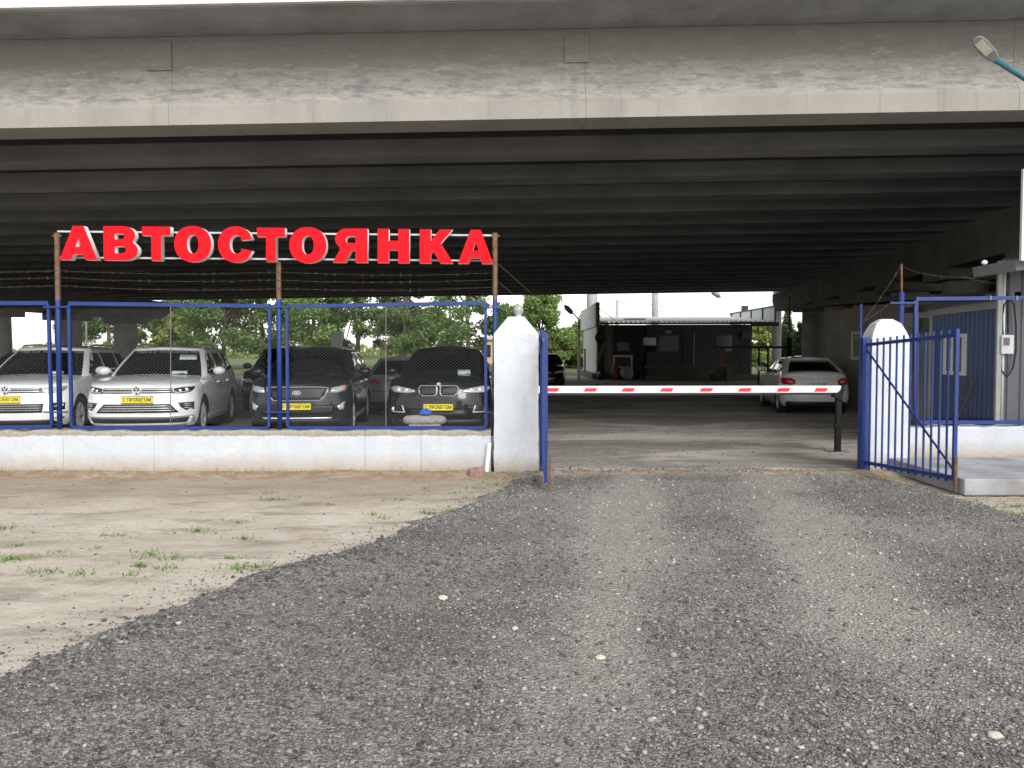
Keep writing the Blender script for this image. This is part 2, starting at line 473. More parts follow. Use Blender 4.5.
# ------------------------------------------------------------------ weeds and dry grass
def blades(name, spots, m, h, w, n, spread, zf, seed=1, kind='stuff', flat=.6):
    rr = random.Random(seed); mb = MB()
    for (x, y, k) in spots:
        for i in range(int(n * k)):
            a = rr.uniform(0, 6.283); d = abs(rr.gauss(0, spread * k ** .5))
            bx, by = x + math.cos(a) * d * 1.5, y + math.sin(a) * d
            z = float(zf(np.array([bx]), np.array([by]))[0]) - .004
            a2 = rr.uniform(0, 6.283); hh = h * rr.uniform(.4, 1.1); ww = w * rr.uniform(.6, 1.2)
            t = Vector((math.cos(a2), math.sin(a2), 0)); s = Vector((-t.y, t.x, 0)) * ww
            o = Vector((bx, by, z)); md = o + t * hh * flat * .4 + Vector((0, 0, hh * .7)); tp = o + t * hh * flat + Vector((0, 0, hh))
            mb.add([o - s * .4, o + s * .4, md + s, md - s, tp], [(0, 1, 2, 3), (3, 2, 4)])
    return mb.build(name, m, kind=kind, fix=False)
WEED = mat('weed_green', (.15, .23, .07), .8, var=.4, scale=20)
DRY = mat('dry_grass_straw', (.36, .27, .13), .9, var=.4, scale=20)
ws = []
for px, py, k in ((10, 560, 2.2), (2, 528, 1.3), (36, 572, .7), (52, 572, .5), (85, 573, .6), (104, 535, .4), (122, 535, .4), (140, 565, 1), (150, 553, 1.3), (176, 556, 1),
                  (168, 566, .6), (131, 574, .5), (198, 530, 1.2), (240, 520, .6), (238, 566, 1), (258, 566, 1.1), (245, 537, .8), (230, 556, .5), (272, 500, .9), (300, 497, .4),
                  (374, 514, .5), (428, 513, 1), (450, 510, 1.1), (402, 500, .4), (425, 488, .3), (385, 518, .4), (270, 492, .5), (95, 548, .3), (60, 552, .4), (475, 487, .5), (455, 492, .5),
                  (497, 484, .9), (330, 505, .3), (20, 545, .5), (988, 507, 1), (1005, 512, 1.6), (1018, 506, 1.2), (970, 503, .5), (1030, 512, 1.4)):
    p = gp(px, py); ws.append((p.x, p.y, k))
blades('weeds', ws, WEED, .04, .0065, 36, .075, sand_z, 2, flat=1.3)
rr = random.Random(4)
ds = [(x, 10.84 - abs(rr.gauss(0, .16)), rr.uniform(.3, 1)) for x in np.arange(-9, -.3, .07)] + [(rr.uniform(4.95, 8), 9.0 - abs(rr.gauss(0, .2)), .5) for _ in range(60)]
blades('dry_grass', ds, DRY, .055, .004, 8, .06, sand_z, 3, flat=.8)

# ================================================================== BRIDGE
HB, T0 = 4.8, 11.6
def BR(x, t, z): return Vector((x, T0 + t - .0175 * x, HB + z + .0128 * x))
bridge = thing('road_bridge', 'wide concrete road bridge carried over the whole car park on parallel girders', 'bridge', (0, 30, 0))
def bridge_mat(name, edge):
    m, t, b = newmat(name)
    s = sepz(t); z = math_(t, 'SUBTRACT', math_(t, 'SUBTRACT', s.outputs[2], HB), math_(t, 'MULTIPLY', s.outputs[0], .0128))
    c = mix(t, ramp(t, noise(t, 1.1, 8, .65), [(.3, 0), (.7, 1)]), (.258, .243, .217), (.335, .314, .282))
    fine = ramp(t, noise(t, 55, 5, .7), [(.3, .85), (.7, 1.1)])
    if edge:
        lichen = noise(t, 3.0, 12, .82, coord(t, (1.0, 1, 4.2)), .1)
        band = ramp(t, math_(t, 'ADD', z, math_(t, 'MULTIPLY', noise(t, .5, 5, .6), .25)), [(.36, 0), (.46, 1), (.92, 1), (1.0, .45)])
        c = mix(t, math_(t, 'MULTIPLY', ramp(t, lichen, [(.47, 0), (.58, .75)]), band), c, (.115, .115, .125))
        c = mix(t, ramp(t, math_(t, 'ADD', z, math_(t, 'MULTIPLY', noise(t, .9, 7, .7), .4)), [(.55, 0), (1.0, .55), (1.2, .75)]), c, (.13, .122, .115))  # upper face darkened: the overhang's shade is put into the colour
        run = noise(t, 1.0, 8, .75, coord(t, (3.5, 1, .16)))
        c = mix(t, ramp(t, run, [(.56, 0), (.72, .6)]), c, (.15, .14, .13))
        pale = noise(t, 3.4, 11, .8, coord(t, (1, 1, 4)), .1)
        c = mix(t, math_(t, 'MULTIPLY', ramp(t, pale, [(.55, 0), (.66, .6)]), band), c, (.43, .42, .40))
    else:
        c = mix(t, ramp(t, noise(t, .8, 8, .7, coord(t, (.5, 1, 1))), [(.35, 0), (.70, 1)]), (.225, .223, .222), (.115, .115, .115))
    c = mix(t, fine, (0, 0, 0), c)
    t.links.new(c, b.inputs['Base Color']); b.inputs['Roughness'].default_value = .9
    bump(t, b, noise(t, 18, 8, .7), .25, .02)
    return m
BM_EDGE, BM_IN = bridge_mat('weathered_girder_face_shade_top', True), bridge_mat('shaded_girder', False)
XL, XR = -52, 48
edge_prof = [(0, 0), (0, .26), (.03, .33), (.15, .50), (.15, 1.27), (.47, 1.27), (.47, .50), (.57, .33), (.60, .26), (.60, 0)]
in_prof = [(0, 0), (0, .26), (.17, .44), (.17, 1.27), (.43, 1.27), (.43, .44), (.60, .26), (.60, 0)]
def extr(prof, t, x0, x1, mb=None, n=1):
    mb = mb or MB()
    return mb.prism(prof, lambda a, z, x: BR(x, t + a, z), x0, x1)
# the edge girder in casting lengths with fine joints between
joints = [XL, -29, at(165, 60, 11.6).x, at(586, 60, 11.6).x, at(1015, 60, 11.6).x, 26, XR]
for a, b_ in zip(joints[:-1], joints[1:]):
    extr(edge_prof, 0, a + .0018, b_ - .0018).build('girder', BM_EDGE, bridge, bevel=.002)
for k in range(1, 19):
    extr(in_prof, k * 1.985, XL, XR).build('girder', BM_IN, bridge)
# small drip lip under the edge girder and diaphragms between girders
for xd in (at(165, 60, 11.7).x, at(586, 60, 11.7).x):
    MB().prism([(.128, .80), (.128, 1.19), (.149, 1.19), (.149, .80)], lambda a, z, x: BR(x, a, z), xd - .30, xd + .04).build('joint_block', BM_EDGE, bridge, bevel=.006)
deck = MB().prism([(-.62, 1.34), (.15, 1.275), (37.0, 1.275), (37.6, 1.34), (37.6, 1.6), (-.62, 1.6)], lambda a, z, x: BR(x, a, z), XL, XR)
SLABU = mat('grey_slab_underside', (.25, .255, .265), .9, var=.25, scale=1.3, bmp=.25, bscale=20, dirt=((.15, .15, .155), .56))
SOFFIT_SHADE = mat('shade_dark_slab_soffit', (.045, .045, .046), .95, var=.3, scale=1)  # near-black sheets between the girders: shade of the gaps painted as colour
deck.build('deck_slab', SLABU, bridge)
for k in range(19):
    MB().prism([(k * 1.985 + .44, 1.262), (k * 1.985 + 2.15, 1.262), (k * 1.985 + 2.15, 1.2735), (k * 1.985 + .44, 1.2735)], lambda a, z, x: BR(x, a, z), XL, XR).build('slab_soffit_shade', SOFFIT_SHADE, bridge) if k < 18 else None
lip = MB().prism([(-.70, 1.36), (-.625, 1.36), (-.625, 1.68), (-.70, 1.68)], lambda a, z, x: BR(x, a, z), XL, XR)
PCON = mat('pale_parapet_concrete', (.62, .61, .58), .85, var=.12, scale=2, bmp=.2, dirt=((.45, .44, .42), .58))
lip.build('edge_beam', PCON, bridge)
par = MB()
par.prism([(-.60, 1.603), (-.40, 1.603), (-.44, 2.3), (-.56, 2.3)], lambda a, z, x: BR(x, a, z), XL, XR)
par.build('parapet', PCON, bridge)
# pier caps and columns
def CAPX(Y, left): return (-19.2 if left else 14.9) - .129 * (45.3 - Y)
def pier(left, cols):
    f = lambda a, z, Y: Vector((CAPX(Y, left) + a, Y, z))
    zt = HB - .30 + .0128 * CAPX(30, left)
    cap = MB()
    prof = lambda s: [(-.75, zt - s), (.75, zt - s), (.75, zt), (-.75, zt)]
    n = 4
    secs = [(12.4, .35), (13.4, .95), (44.2, .95), (45.3, .45)]
    vs = []
    for Y, s in secs: vs += [f(a, z, Y) for a, z in prof(s)]
    fs = [(0, 1, 2, 3), (15, 14, 13, 12)] + [(i * 4 + k, i * 4 + (k + 1) % 4, i * 4 + 4 + (k + 1) % 4, i * 4 + 4 + k) for i in range(3) for k in range(4)]
    cap.add(vs, fs)
    cap.build('pier_cap', mat('shade_toned_cap_concrete', (.19, .185, .178), .9, var=.3, scale=1.2, bmp=.3, bscale=25), bridge, bevel=.03)  # caps and capitals darker than the columns: their shade is in the colour
    for Y in cols:
        x = CAPX(Y, left)
        c = MB().lathe([(.58, 0), (.55, zt - 1.25)], (x, Y, 0), n=24)
        MB().box((x - .8, Y - .7, zt - 1.25), (x + .8, Y + .7, zt - .952)).build('capital', bpy.data.materials['shade_toned_cap_concrete'], bridge, bevel=.02)
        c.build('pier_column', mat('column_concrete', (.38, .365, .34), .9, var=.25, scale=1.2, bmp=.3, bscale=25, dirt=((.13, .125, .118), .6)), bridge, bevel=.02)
pier(True, (42.2, 37.8, 33.4, 29.0, 24.6, 20.2, 15.8))
pier(False, (38.6, 34.4, 30.2, 26.0, 21.8, 17.0))

# dark infill wall standing between the right-hand columns
iw = MB()
for Y0, Y1, z0, z1 in ((15.5, 24.55, 0, 3.6), (24.55, 25.4, 0, 3.1), (25.4, 27.1, 0, 3.62), (27.1, 28.2, 0, 3.5), (28.2, 37.6, 0, 3.64)):
    iw.add([Vector((CAPX(Y, False) + a + .9, Y, z)) for z in (z0, z1) for Y in (Y0, Y1) for a in (0, .2)], [(0, 1, 3, 2), (4, 6, 7, 5), (0, 2, 6, 4), (1, 5, 7, 3), (0, 4, 5, 1), (2, 3, 7, 6)])
iw.build('partition_wall', CONC, label='dark concrete infill wall between the bridge columns behind the guard hut', cat='wall')

# ================================================================== LOW WALLS AND GATE PILLARS
def whitewash(name, ztop, dirt=True, edge=.035, k=1.0):
    m, t, b = newmat(name)
    s = sepz(t)
    c = mix(t, ramp(t, noise(t, 2.5, 6), [(.3, 0), (.7, 1)]), (.465 * k, .49 * k, .54 * k), (.53 * k, .55 * k, .59 * k))
    stain = noise(t, 1.5, 8, .75, coord(t, (2.2, 2.2, .35)))
    c = mix(t, ramp(t, stain, [(.52, 0), (.74, .6)]), c, (.46, .43, .385))
    chips = math_(t, 'MULTIPLY', ramp(t, noise(t, 11, 9, .78), [(.54, 0), (.585, .8)]), ramp(t, noise(t, 1.3, 4), [(.42, 0), (.58, 1)]))
    c = mix(t, chips, c, (.50, .48, .45))
    if dirt:
        low = math_(t, 'ADD', s.outputs[2], math_(t, 'MULTIPLY', math_(t, 'SUBTRACT', noise(t, 4, 8, .75), .5), .30))
        c = mix(t, ramp(t, low, [(.0, 1), (.09, .65), (.26, 0)]), c, (.36, .30, .225))
    if ztop:
        top = math_(t, 'ADD', s.outputs[2], math_(t, 'MULTIPLY', math_(t, 'SUBTRACT', noise(t, 3.5, 6, .7), .5), .10))
        c = mix(t, ramp(t, math_(t, 'DIVIDE', top, ztop), [(1 - edge * 2.2, 0), (1 - edge * 2.0, 1)]), c, mix(t, ramp(t, noise(t, 20, 6), [(.3, 0), (.7, 1)]), (.24, .21, .17), (.36, .33, .28)))
    t.links.new(c, b.inputs['Base Color']); b.inputs['Roughness'].default_value = .85
    bump(t, b, math_(t, 'ADD', noise(t, 16, 8, .7), math_(t, 'MULTIPLY', noise(t, 3, 4), 1.2)), .45, .02)
    return m
WHT = .52
WASH = whitewash('whitewashed_wall', WHT)
WY = 10.9
lw = thing('boundary_wall', 'long low whitewashed wall under the chain link fence and the red letters', 'wall', (-5, WY, 0))
jx = [-12.5, -9.2, at(63, 450, WY).x, at(154, 450, WY).x, at(365, 450, WY).x, at(421, 450, WY).x, at(491, 450, WY).x]
rr = random.Random(3)
for a, b_ in zip(jx[:-1], jx[1:]):
    xs = np.linspace(a + .0018, b_ - .0018, max(3, int((b_ - a) / .12)))
    rws = []
    tops = [WHT + rr.uniform(-.014, .014) for _ in xs]
    for (y, zz) in ((WY, -.12), (WY, .2), (WY, .42), (WY, 1), (WY + .025, 1.03), (WY + .33, 1.03), (WY + .33, -.12)):
        rws.append([(x, y + (rr.uniform(-.006, .006) if y < WY + .1 else 0), zz if zz < .9 else tp * (1 if zz == 1 else 1.05)) for x, tp in zip(xs, tops)])
    mb = MB().grid(rws)
    n, m_ = len(rws), len(xs)
    mb.f += [tuple(i * m_ for i in range(n)), tuple(i * m_ + m_ - 1 for i in range(n))]
    mb.build('wall_section', WASH, lw)

PIL = whitewash('whitewashed_pillar', 0, k=1.14)
def pillar(name, x0, x1, y0, h, zt, topw, label, seed, flatd=.62, round_=False):
    root = thing(name, label, 'pillar', ((x0 + x1) / 2, y0 + flatd / 2, 0), group='gate pillars')
    rr = random.Random(seed)
    cx, hw, cy, hd = (x0 + x1) / 2, (x1 - x0) / 2, y0 + flatd / 2, flatd / 2
    rows = []
    for z in np.linspace(-.12, h, 16):
        ring = []
        for (ax, ay, bx, by) in ((-1, -1, 1, -1), (1, -1, 1, 1), (1, 1, -1, 1), (-1, 1, -1, -1)):
            for k in range(7):
                u = k / 7; ring.append((cx + hw * (ax + (bx - ax) * u) + rr.uniform(-.004, .004) + (.008 if z < .1 else 0), cy + hd * (ay + (by - ay) * u) + rr.uniform(-.005, .005), z))
        ring.append(ring[0]); rows.append(ring)
    MB().grid(rows).build('shaft', PIL, root, bevel=0)
    cap = MB()
    def ring(s, z, o=0): return [Vector((cx - hw * s - o, cy - hd * s - o, z)), Vector((cx + hw * s + o, cy - hd * s - o, z)), Vector((cx + hw * s + o, cy + hd * s + o, z)), Vector((cx - hw * s - o, cy + hd * s + o, z))]
    lv = [(1, h - .001, .006)] + ([(.90, h + (zt - h) * .34, 0), (.66, h + (zt - h) * .78, 0), (topw, zt, 0)] if round_ else [(topw, zt, 0)])
    vs = [p for s, z, o in lv for p in ring(s, z, o)]
    n = len(lv)
    fs = [(3, 2, 1, 0), tuple(4 * (n - 1) + k for k in range(4))] + [(4 * i + k, 4 * i + (k + 1) % 4, 4 * i + 4 + (k + 1) % 4, 4 * i + 4 + k) for i in range(n - 1) for k in range(4)]
    cap.add(vs, fs).build('cap', PIL, root, bevel=.012)
    return root
lx0, lx1 = at(494, 420, WY - .05).x, at(538.5, 420, WY - .05).x
zsh, ztp = at(512, 334, WY).z, at(512, 316, WY).z
lp = pillar('gate_pillar', lx0, lx1, WY - .05, zsh, ztp, .36, 'white square gate pillar with a grey glass globe on its pyramid top', 1)
gl = MB().lathe([(.0, .16), (.035, .155), (.062, .13), (.072, .095), (.066, .06), (.045, .03), (.042, 0), (.05, -.005)], ((lx0 + lx1) / 2 + .03, WY + .26, ztp), n=20)
GLOBE = mat('dusty_globe_glass', (.36, .37, .36), .22, var=.15)
gl.build('glass_globe', GLOBE, lp, smooth=True)
rx0, rx1 = at(870.5, 420, WY + .05).x, at(908.5, 420, WY + .05).x
pillar('gate_pillar', rx0, rx1, WY + .05, at(880, 340, WY).z, at(880, 318.5, WY).z, .30, 'white gate pillar with a blunt faceted top behind the open barred gate leaf', 2, flatd=.34, round_=True)

# slab and right low wall
SLABC = mat('grey_cement_slab', (.30, .305, .32), .85, var=.28, scale=1.6, bmp=.35, dirt=((.185, .175, .16), .50))
slab = MB().box((5.0, 9.12, 0), (13, 11.0, .185))
slab.build('pavement', SLABC, kind='structure', bevel=.015)
WASH2 = whitewash('whitewashed_wall_right', .58, True, .04)
rw = MB()
rr = random.Random(6)
xs = np.linspace(rx1 + .012, 13, 60)
rows = [[(x, y + (rr.uniform(-.004, .004)), z + (rr.uniform(-.012, .012) if z > .3 else 0)) for x in xs] for y, z in ((11.04, .17), (11.04, .35), (11.04, .57), (11.07, .585), (11.36, .585), (11.36, .17))]
rw.grid(rows)
rw.build('boundary_wall', WASH2, label='low whitewashed wall behind the cement slab to the right of the gate', cat='wall')

# white downpipe and pink brick at the foot of the left pillar
p0, p1 = at(489.5, 443, WY - .07), at(486.5, 475, WY - .09)
MB().tube([(p0.x, p0.y, p0.z), (p1.x, p1.y, .02)], .03, 14).build('drain_pipe', WHITEM, label='short white plastic pipe leaning on the low wall beside the gate pillar', cat='pipe', smooth=False)
BRK = mat('pink_brick', (.30, .19, .15), .9, var=.4, scale=12, bmp=.4)
p = gp(476, 476); M = Matrix.Translation((p.x, p.y, .045)) @ Matrix.Rotation(.5, 4, 'Z') @ Matrix.Rotation(.25, 4, 'X')
MB().box((-.1, -.06, -.045), (.1, .06, .055), M).build('brick', BRK, label='broken pinkish brick lying on the dirt at the foot of the white wall', cat='brick', bevel=.014)
# ================================================================== FENCE POSTS, PANELS, BARBED WIRE
FY = 11.05                                                  # fence line, on top of the low wall
def post_mat(zcut):
    m, t, b = newmat('post_blue_below_rust_above')
    z = math_(t, 'ADD', sepz(t).outputs[2], math_(t, 'MULTIPLY', noise(t, 18, 6), .10))
    rust = mix(t, ramp(t, noise(t, 13, 8, .7), [(.35, 0), (.65, 1)]), (.17, .09, .045), (.08, .045, .03))
    rust = mix(t, ramp(t, noise(t, 7, 6, .7), [(.62, 0), (.7, .6)]), rust, (.25, .25, .25))
    c = mix(t, ramp(t, math_(t, 'SUBTRACT', z, zcut), [(0, 0), (.03, 1)]), (.007, .030, .17), rust)
    t.links.new(c, b.inputs['Base Color']); b.inputs['Roughness'].default_value = .6
    bump(t, b, noise(t, 80, 6), .2, .005)
    return m
zcut = at(278, 298, FY).z - WHT + .02
PM = post_mat(zcut)
post_px = ((57, 233), (278.5, 262), (495, 233))
POSTX = []
for (px, py), lb in zip(post_px, ('first rusty topped blue post, at the A end where the red letters begin', 'middle rusty topped blue post under the red letters', 'rusty topped blue post at the end of the red letters beside the gate pillar')):
    x = at(px, 300, FY).x; top = at(px, py, FY)
    POSTX.append(x)
    pr = thing('fence_post', lb, 'post', (x, FY, WHT), group='posts of the front fence and sign')
    xt = top.x
    MB().tube([(x, FY, WHT - .06), (xt, FY, top.z)], .034, 12).build('post', PM, pr, smooth=True)
    if px != 278.5: MB().tube([(xt - .06, FY, top.z - .04), (xt + .06, FY, top.z - .04)], .012, 6).build('cross_pin', RUST, pr)
    for py_ in ((307, 412) if px < 400 else (308, 412)):
        q = at(px, py_, FY)
        dx = (.16, .16) if px < 400 else (.13, .12)
        MB().bar((q.x - dx[0], FY - .035, q.z), (q.x + dx[1], FY - .035, q.z), .02).build('bracket', BLUE, pr)

RODM = mat('dull_brown_rod', (.17, .14, .125), .8, var=.3)
def chain_panel(name, corners, label, rods=(), Y=FY, stile=.038, rail=.05, pitch=.052, wire=.00075):
    """corners: px of left-top, right-top, left-bottom, right-bottom"""
    a, b_, c, d = [at(px, py, Y) for px, py in corners]
    root = thing(name, label, 'fence', ((a.x + b_.x) / 2, Y, min(c.z, d.z)), group='blue chain link fence panels')
    MB().bar(a, b_, stile, rail).build('top_rail', BLUE, root)
    MB().bar(c, d, stile, rail).build('bottom_rail', BLUE, root)
    MB().bar(a + Vector((0, -.003, -.02)), c + Vector((0, -.003, .02)), stile).build('stile', BLUE, root)
    MB().bar(b_ + Vector((0, -.003, -.02)), d + Vector((0, -.003, .02)), stile).build('stile', BLUE, root)
    x0, x1 = max(a.x, c.x), min(b_.x, d.x)
    zt = lambda x: a.z + (b_.z - a.z) * (x - a.x) / (b_.x - a.x)
    zb = lambda x: c.z + (d.z - c.z) * (x - c.x) / (d.x - c.x)
    mb = MB(); H = max(a.z, b_.z) - min(c.z, d.z); sl = .82
    k = int((x1 - x0 + H) / pitch) + 2
    rr = random.Random(5)
    for sgn in (1, -1):
        for i in range(-int(H / pitch) - 2, k):
            X0 = (x0 + i * pitch) if sgn > 0 else (x1 - i * pitch)
            z0, pts = min(zb(x0), zb(x1)), []
            for s_ in np.linspace(0, 1, 25):
                z = z0 + H * s_; x = X0 + sgn * H * s_ / sl * 1.0
                if x0 <= x <= x1 and zb(x) <= z <= zt(x):
                    pts.append((x + .004 * math.sin(z * 7 + x * 3), Y + sgn * .002 + .01 * math.sin(x * 2.3) * math.sin(z * 2), z))
            if len(pts) > 1: mb.tube(pts, wire, 4, cap=False)
    mb.build('wire_mesh', GALV, root, fix=False)
    for (pt, pb) in rods:
        t_, b2 = at(*pt, Y), at(*pb, Y)
        MB().tube([t_ + Vector((0, -.012, 0)), b2 + Vector((0, -.012, 0))], .006, 6).build('tension_rod', RODM, root)
    return root
chain_panel('chain_link_fence', ((-165, 303.5), (48.5, 303), (-165, 429), (52, 426.5)), 'blue framed chain link panel cut off by the picture edge, left of the first post', (((-60, 303), (-59, 428)),))
chain_panel('chain_link_fence', ((69, 303.5), (270, 306), (72, 427.5), (269, 428.5)), 'blue framed chain link panel in front of the two white cars', (((171, 305), (171, 427)),))
chain_panel('chain_link_fence', ((287, 306.5), (485.5, 303), (288, 428), (486, 428)), 'blue framed chain link panel in front of the two black cars', (((386, 305), (386, 427)),))
RFY = 11.15
chain_panel('chain_link_fence', ((915.5, 299), (1160, 296.5), (915.5, 422), (1160, 423)), 'blue framed chain link panel standing on the right hand low wall', (), RFY, .05, .05)
for px in (990.5, 1017):
    q = at(px, 298, RFY - .03)
    MB().box((q.x - .012, q.y - .006, q.z - .03), (q.x + .012, q.y + .004, q.z + .03)).build('wire_tie', GALV, label='small pale wire tie round the top rail of the right fence, %s' % ('nearer the electric meter' if px < 1000 else 'at the picture edge'), cat='tie')
# right post with the rusty tip
q = at(901.5, 264, RFY); q0 = at(901.5, 300, RFY)
pr = thing('fence_post', 'blue post with a rusty pointed tip just behind the right gate pillar', 'post', (q.x, RFY, .58))
PM2 = post_mat(at(900, 295, RFY).z - .58)
MB().tube([(q0.x, RFY, .58), (q0.x, RFY, q0.z + .1)], .036, 10).build('post', BLUE, pr)
MB().tube([(q0.x, RFY, q0.z + .1), (q.x, RFY, q.z)], .014, 8).build('rusty_tip', RUST, pr)
q1, q2 = at(889, 303, RFY), at(915, 303, RFY)
MB().bar(q1 + Vector((0, -.04, 0)), q2 + Vector((0, -.04, 0)), .025).build('bracket', BLUE, pr)

def barbed(pts, label, sag=.03, group=None, r=.002, cat='wire'):
    P = [Vector(p) for p in pts]; path = []
    for i in range(len(P) - 1):
        L = (P[i + 1] - P[i]).length; n = max(2, int(L / .12))
        for k in range(n):
            u = k / n; path.append(P[i].lerp(P[i + 1], u) + Vector((0, 0, -sag * 4 * u * (1 - u) + random.uniform(-.004, .004))))
    path.append(P[-1])
    mb = MB().tube(path, r, 4)
    for i in range(1, len(path) - 1):
        c = path[i]
        for _ in range(2):
            d = Vector((random.uniform(-1, 1), random.uniform(-.6, .6), random.uniform(-1, 1))).normalized() * .028
            mb.tube([c - d, c + d], .0018, 3)
    return mb.build('barbed_wire', RUSTW, label=label, cat=cat, group=group, fix=False)
RUSTW = mat('rusty_wire', (.09, .075, .06), .8, .3, var=.3)
for k, (y0, y1, y2, lb) in enumerate(((270.5, 272, 273, 'topmost strand of barbed wire strung beneath the red letters'), (277.5, 280, 279.5, 'middle strand of barbed wire strung beneath the red letters'), (285.5, 288.5, 287, 'lowest strand of barbed wire, just above the blue panels'))):
    barbed([at(-150, y0 - 1, FY - .04), at(57, y0, FY - .04), at(278, y1, FY - .04), at(495, y2, FY - .04)], lb, .035, 'barbed wire strands under the letters')
barbed([at(862, 322, 10.9), at(880, 298, 11), at(901, 265, RFY), at(925, 274, RFY + .2), at(965, 277, RFY + .4), at(999, 283, 12.3)], 'barbed wire running over the tip of the right post to the guard hut', .02)
barbed([at(860, 324, 10.95), at(893, 300, 11.1)], 'short slack barbed wire above the rounded right gate pillar', .02)
for k, lb in enumerate(('upper thin stay wire slanting down from the last letter to the gate pillar', 'lower thin stay wire slanting down from the last letter to the gate pillar')):
    MB().tube([at(496, 262 + k * 18, FY), at(530, 292 + k * 16, FY + .9)], .003, 4).build('stay_wire', GALV, label=lb, cat='wire')

# ================================================================== SIGN OF BIG LETTERS
RED = mat('red_acrylic', (.76, .010, .018), .55, var=.06, scale=3, spec=.06)
LETW = mat('white_letter_return', (.85, .85, .86), .4, var=.03)
def arc(cx, cy, rx, ry, a0, a1, n=24, e=1.0):
    out = []
    for i in range(n + 1):
        a = R(a0 + (a1 - a0) * i / n); c, s = math.cos(a), math.sin(a)
        out.append((cx + rx * math.copysign(abs(c) ** e, c), cy + ry * math.copysign(abs(s) ** e, s)))
    return out
# outlines in a box of width w and height 1, heavy grotesque
def L_A(w):
    o = [(0, 0), (.36 * w, 1), (.64 * w, 1), (w, 0), (.70 * w, 0), (.645 * w, .17), (.345 * w, .17), (.29 * w, 0)]
    return [o, [(.405 * w, .37), (.595 * w, .37), (.50 * w, .70)]]
def L_V(w):
    o = [(0, 0), (0, 1)] + [(.52 * w, 1)] + arc(.60 * w, .745, .32 * w, .255, 90, -42, 10) + arc(.60 * w, .29, .40 * w, .29, 50, -90, 12) + [(.5 * w, 0)]
    h1 = [(.31 * w, .61), (.31 * w, .80), (.50 * w, .80)] + arc(.52 * w, .705, .105 * w, .095, 80, -80, 6) + [(.50 * w, .61)]
    h2 = [(.31 * w, .19), (.31 * w, .42), (.52 * w, .42)] + arc(.55 * w, .305, .125 * w, .115, 80, -80, 6) + [(.52 * w, .19)]
    return [o, h1, h2]
def L_T(w): return [[(0, .755), (0, 1), (w, 1), (w, .755), (.665 * w, .755), (.665 * w, 0), (.335 * w, 0), (.335 * w, .755)]]
def L_O(w): return [arc(.5 * w, .5, .5 * w, .53, 0, 360, 48, .92)[:-1], arc(.5 * w, .5, .175 * w, .295, 0, 360, 32, .9)[:-1]]
def L_S(w):
    o = arc(.5 * w, .5, .5 * w, .53, 38, 322, 40, .92)
    i = arc(.52 * w, .5, .205 * w, .285, -42, -318, 28, .9)
    return [o[:-1] + [(.97 * w, .30)] + [(.68 * w, .36)] + i + [(.68 * w, .64), (.97 * w, .67)]]
def L_YA(w):
    o = [(w, 0), (w, 1), (.42 * w, 1)] + arc(.40 * w, .70, .34 * w, .30, 90, 232, 14) + [(.20 * w, .36), (0, 0), (.345 * w, 0), (.53 * w, .365), (.665 * w, .365), (.665 * w, 0)]
    return [o, [(.665 * w, .565), (.665 * w, .79), (.50 * w, .79)] + arc(.47 * w, .678, .115 * w, .112, 90, 270, 8) + [(.50 * w, .566)]]
def L_N(w): return [[(0, 0), (0, 1), (.33 * w, 1), (.33 * w, .645), (.67 * w, .645), (.67 * w, 1), (w, 1), (w, 0), (.67 * w, 0), (.67 * w, .385), (.33 * w, .385), (.33 * w, 0)]]
def L_K(w): return [[(0, 0), (0, 1), (.315 * w, 1), (.315 * w, .615), (.60 * w, 1), (.965 * w, 1), (.615 * w, .60), (w, 0), (.625 * w, 0), (.40 * w, .375), (.315 * w, .28), (.315 * w, 0)]]
LETTERS = [(L_A, 60.1, 96.7), (L_V, 103.9, 137.4), (L_T, 142.5, 169.9), (L_O, 174.7, 210.6), (L_S, 218.5, 252.5), (L_T, 257.4, 284.4), (L_O, 289.7, 325.8), (L_YA, 333.4, 366.9), (L_N, 377.9, 408.7), (L_K, 420.0, 452.6), (L_A, 458.5, 492.4)]
SY = 10.93
ctr = at(276, 262, SY)
sign = thing('letter_sign', 'large red letters with white sides on two rails spelling the car park name', 'sign', (ctr.x, SY, ctr.z))
for fn, xa, xb in LETTERS:
    u = (xa - 60) / 432
    top, bot = at(xa, 226.2 + 4.2 * u, SY), at(xa, 259.4 + 4.0 * u, SY)
    x0, x1 = at(xa, 245, SY).x, at(xb, 245, SY).x
    h = top.z - bot.z; w = (x1 - x0) / h
    rot = -.0085
    Mx = Matrix.Translation((x0 - ROOT[sign].x, 0, bot.z - ROOT[sign].z)) @ Matrix.Rotation(R(90), 4, 'X') @ Matrix.Rotation(rot, 4, 'Z')
    loops = [[(x * h, y * h) for x, y in lp] for lp in fn(w)]
    me = curve_mesh(loops, .10, .006); me.transform(Mx @ Matrix.Translation((0, 0, -.052))); me.materials.clear(); me.materials.append(LETW)
    o = bpy.data.objects.new('letter', me); COL.objects.link(o); o.parent = sign
    me = curve_mesh(loops, .005, .006); me.transform(Mx @ Matrix.Translation((0, 0, .0015))); me.materials.clear(); me.materials.append(RED)
    f = bpy.data.objects.new('letter_face', me); COL.objects.link(f); f.parent = o
for ya, yb in ((231.5, 235.5), (257.5, 260.8)):
    a, b_ = at(58, ya, SY + .15), at(495, yb, SY + .15)
    MB().bar(a, b_, .028, .022).build('rail', mat('dull_white_rail', (.45, .46, .48), .5), sign)

